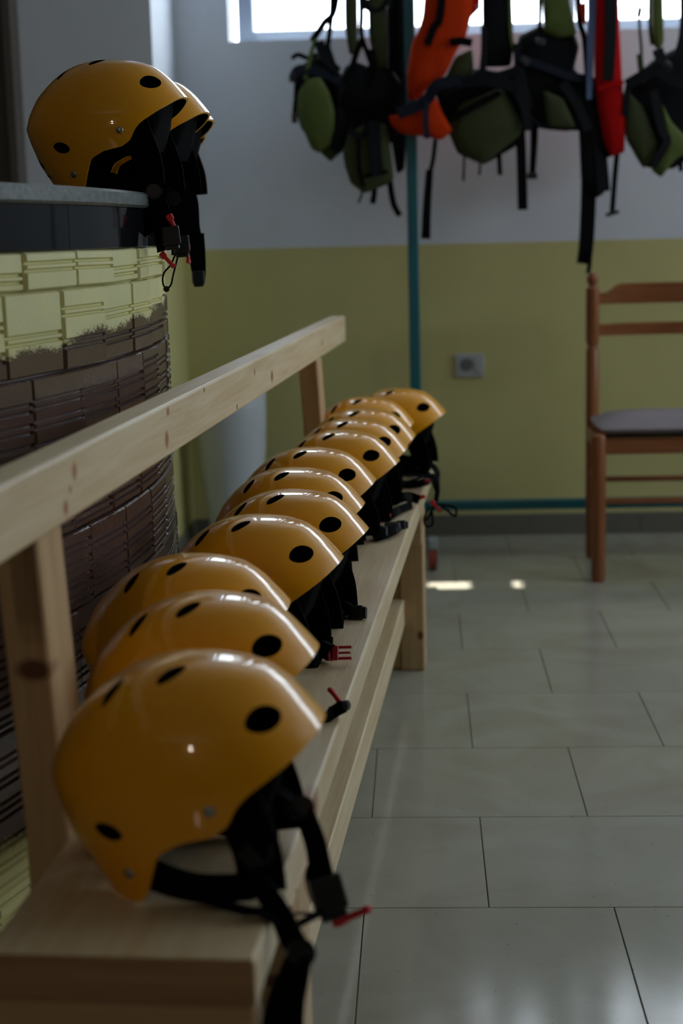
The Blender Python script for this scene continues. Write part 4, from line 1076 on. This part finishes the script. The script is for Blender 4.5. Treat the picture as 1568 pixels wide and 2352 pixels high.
v = vest('olive vest at the right edge of the picture', 1500)
panel(v, 'torso_panel', [(1442, 190), (1500, 140), (1560, 110), (1625, 110), (1625, 330), (1545, 385), (1480, 380), (1440, 320), (1430, 230)], 5.28, 0.07, 'nylon_black')
panel(v, 'pocket', Z3([(1140, 720), (1250, 830), (1365, 1100), (1350, 1185), (1262, 1302), (1200, 1205), (1125, 1050), (1110, 860)]), 5.225, 0.06, 'olive_dark')
panel(v, 'lower_pocket', Z3([(1395, 800), (1480, 960), (1620, 1100), (1640, 1150), (1500, 1240), (1400, 1372), (1325, 1312), (1420, 1150)]), 5.235, 0.06, 'olive')
panel(v, 'shoulder_pad', Z3([(1320, -830), (1395, -830), (1420, 330), (1372, 372), (1328, 320)]), 5.24, 0.035, 'olive')
vstrap(v, Z3([(1330, -830), (1310, 100), (1330, 350)]), 5.22, 8); vstrap(v, Z3([(1230, -830), (1225, 60), (1245, 400), (1240, 600)]), 5.24, 6)
vstrap(v, Z3([(1230, 420), (1240, 520), (1260, 640)]), 5.235, 14, 'olive_dark'); vclip(v, 1468, 28, 5.235, 0.03, 0.016, 0.2)
vstrap(v, Z3([(1560, -830), (1580, 100), (1540, 400), (1460, 480)]), 5.25, 22, 'nylon_black')
vstrap(v, Z3([(1130, 660), (1330, 560), (1480, 620), (1660, 700)]), 5.19, 24, 'nylon_black', 'waist_strap', 0.006, (0, 0.2, 1))
vclip(v, 1534, 148, 5.19, 0.016, 0.02, 0.6, 'slate_plastic'); vstrap(v, Z3([(1545, 1160), (1550, 1240), (1552, 1330)]), 5.23, 11)

vstrap(v, Z3([(1340, 700), (1400, 1000), (1440, 1100), (1330, 1290)]), 5.19, 20, 'nylon_black', 'side_web', 0.006)
vstrap(v, Z3([(1370, 380), (1400, 460), (1470, 560)]), 5.215, 26, 'nylon_black', 'side_web', 0.006)
vstrap(v, Z3([(1150, 640), (1130, 760), (1120, 900)]), 5.2, 14, 'nylon_black', 'side_web', 0.006)

# ------------------------------------------------------------------ chair
ch = empty('dining_chair', (0.76, 4.97, 0)); tag(ch, 'stained wooden ladder-back chair with a grey seat cushion', 'chair')
XL, XR, YF, YB_ = 0.534, 0.975, 4.79, 5.15
for x_ in (XL + 0.019, XR - 0.0):
    b = bmesh.new()
    prof = [(0.018, 0), (0.021, 0.02), (0.0215, 0.3), (0.0215, 0.44), (0.021, 0.685), (0.018, 0.692), (0.014, 0.698), (0.019, 0.706), (0.0215, 0.72), (0.0215, 0.87), (0.0205, 0.885), (0.0125, 0.892),
            (0.014, 0.897), (0.0185, 0.906), (0.0195, 0.915), (0.017, 0.926), (0.009, 0.933)]
    add_lathe(b, prof, (x_, YB_, 0), 20); obj('rear_post', b, M['chair'], ch, True, 40, world=True)
for x_ in (XL, XR + 0.02):
    b = bmesh.new(); add_lathe(b, [(0.019, 0), (0.0215, 0.015), (0.0225, 0.3), (0.0225, 0.445), (0.019, 0.455), (0.010, 0.459)], (x_, YF, 0), 20)
    obj('front_leg', b, M['chair'], ch, True, 40, world=True)
def slat_bm(z0, z1l, z1m):
    b = bmesh.new(); n = 24; vs = []
    for i in range(n + 1):
        t = i / n; x_ = XL + 0.03 + (XR - XL - 0.045) * t
        e = min(t, 1 - t); k = min(1, max(0, (e - 0.07) / 0.13)); k = k * k * (3 - 2 * k)
        yy = YB_ + 0.028 * math.sin(math.pi * t)
        zt = z1l + (z1m - z1l) * k
        vs.append([b.verts.new(p) for p in ((x_, yy - 0.008, z0), (x_, yy - 0.008, zt), (x_, yy + 0.008, zt), (x_, yy + 0.008, z0))])
    for A, B in zip(vs[:-1], vs[1:]):
        for k in range(4): b.faces.new((A[k], A[(k + 1) % 4], B[(k + 1) % 4], B[k]))
    b.faces.new(vs[0]); b.faces.new(vs[-1]); return b
obj('crest_rail', slat_bm(0.832, 0.868, 0.897), M['chair_x'], ch, True, 40, world=True)
obj('back_slat', slat_bm(0.731, 0.768, 0.770), M['chair_x'], ch, True, 40, world=True)
obj('seat_rail', box(XL + 0.015, XR + 0.005, YF - 0.009, YF + 0.011, 0.395, 0.440, 0.003), M['chair_x'], ch, world=True)
obj('seat_rail', box(XL + 0.03, XR - 0.01, YB_ - 0.01, YB_ + 0.01, 0.395, 0.440, 0.003), M['chair_x'], ch, world=True)
for x_ in (XL + 0.008, XR + 0.01): obj('seat_rail', box(x_ - 0.01, x_ + 0.01, YF + 0.01, YB_ - 0.01, 0.395, 0.44, 0.003), M['chair_x'], ch, world=True)
for yy, zz in ((YF, 0.25), (YB_, 0.262)):
    b = bmesh.new(); add_cyl(b, (XL + 0.01, yy, zz), (XR, yy, zz), 0.0095, seg=12); obj('rung', b, M['chair_x'], ch, True, 40, world=True)
for x_ in (XL + 0.008, XR + 0.01):
    for zz in (0.16, 0.29):
        b = bmesh.new(); add_cyl(b, (x_, YF, zz), (x_ + (0.008 if x_ < 0.7 else -0.008), YB_, zz), 0.0095, seg=12); obj('rung', b, M['chair_x'], ch, True, 40, world=True)
cu = empty('seat_cushion', (0.755, 4.97, 0.441)); tag(cu, 'grey mottled pad on the wooden chair seat', 'cushion')
b = box(XL + 0.002, XR + 0.014, YF - 0.012, YB_ - 0.028, 0.441, 0.498, 0.0)
bmesh.ops.subdivide_edges(b, edges=b.edges[:], cuts=9, use_grid_fill=True)
for v_ in b.verts:
    fx = (v_.co.x - 0.763) / 0.228; fy = (v_.co.y - 4.95) / 0.172; fz = (v_.co.z - 0.4695) / 0.0285
    e = max(abs(fx), abs(fy)); k_ = 1 - 0.75 * e ** 7
    sg_ = 1 - 0.05 * fz * fz
    v_.co.z = 0.4695 + 0.0285 * fz * k_ + (0.010 * (1 - fx * fx) * (1 - fy * fy) if fz > 0 else 0)
    v_.co.x = 0.763 + 0.228 * fx * sg_ * (1 - 0.03 * fy * fy); v_.co.y = 4.95 + 0.172 * fy * sg_ * (1 - 0.03 * fx * fx)
zmin = min(v_.co.z for v_ in b.verts)
for v_ in b.verts: v_.co.z += 0.441 - zmin
obj('pad', b, M['cushion'], cu, True, 60, world=True)
b = bmesh.new(); add_tube(b, [(XL + 0.01, YF - 0.006, 0.452), (0.755, YF - 0.009, 0.452), (XR + 0.005, YF - 0.006, 0.452)], 0.004); obj('piping', b, M['foam'], cu, True, 60, world=True)

# ------------------------------------------------------------------ white bin in the corner behind the bench
bn = empty('waste_bin', (-0.655, 5.36, 0)); tag(bn, 'tall white rounded plastic bin in the corner behind the bench', 'bin')
b = bmesh.new()
prof = [(0.07, 0.0), (0.078, 0.01), (0.092, 0.12), (0.105, 0.24), (0.116, 0.36), (0.121, 0.48), (0.122, 0.565), (0.119, 0.57), (0.116, 0.56), (0.115, 0.48), (0.098, 0.24), (0.07, 0.02)]
add_lathe(b, prof, (-0.655, 5.36, 0), 40); obj('body', b, M['bin'], bn, True, 40, world=True)
b = bmesh.new(); add_lathe(b, [(0.121, 0.553), (0.126, 0.556), (0.127, 0.566), (0.124, 0.573), (0.119, 0.571), (0.118, 0.556)], (-0.655, 5.36, 0), 40, cap=False)
obj('rim', b, M['bin'], bn, True, 40, world=True)
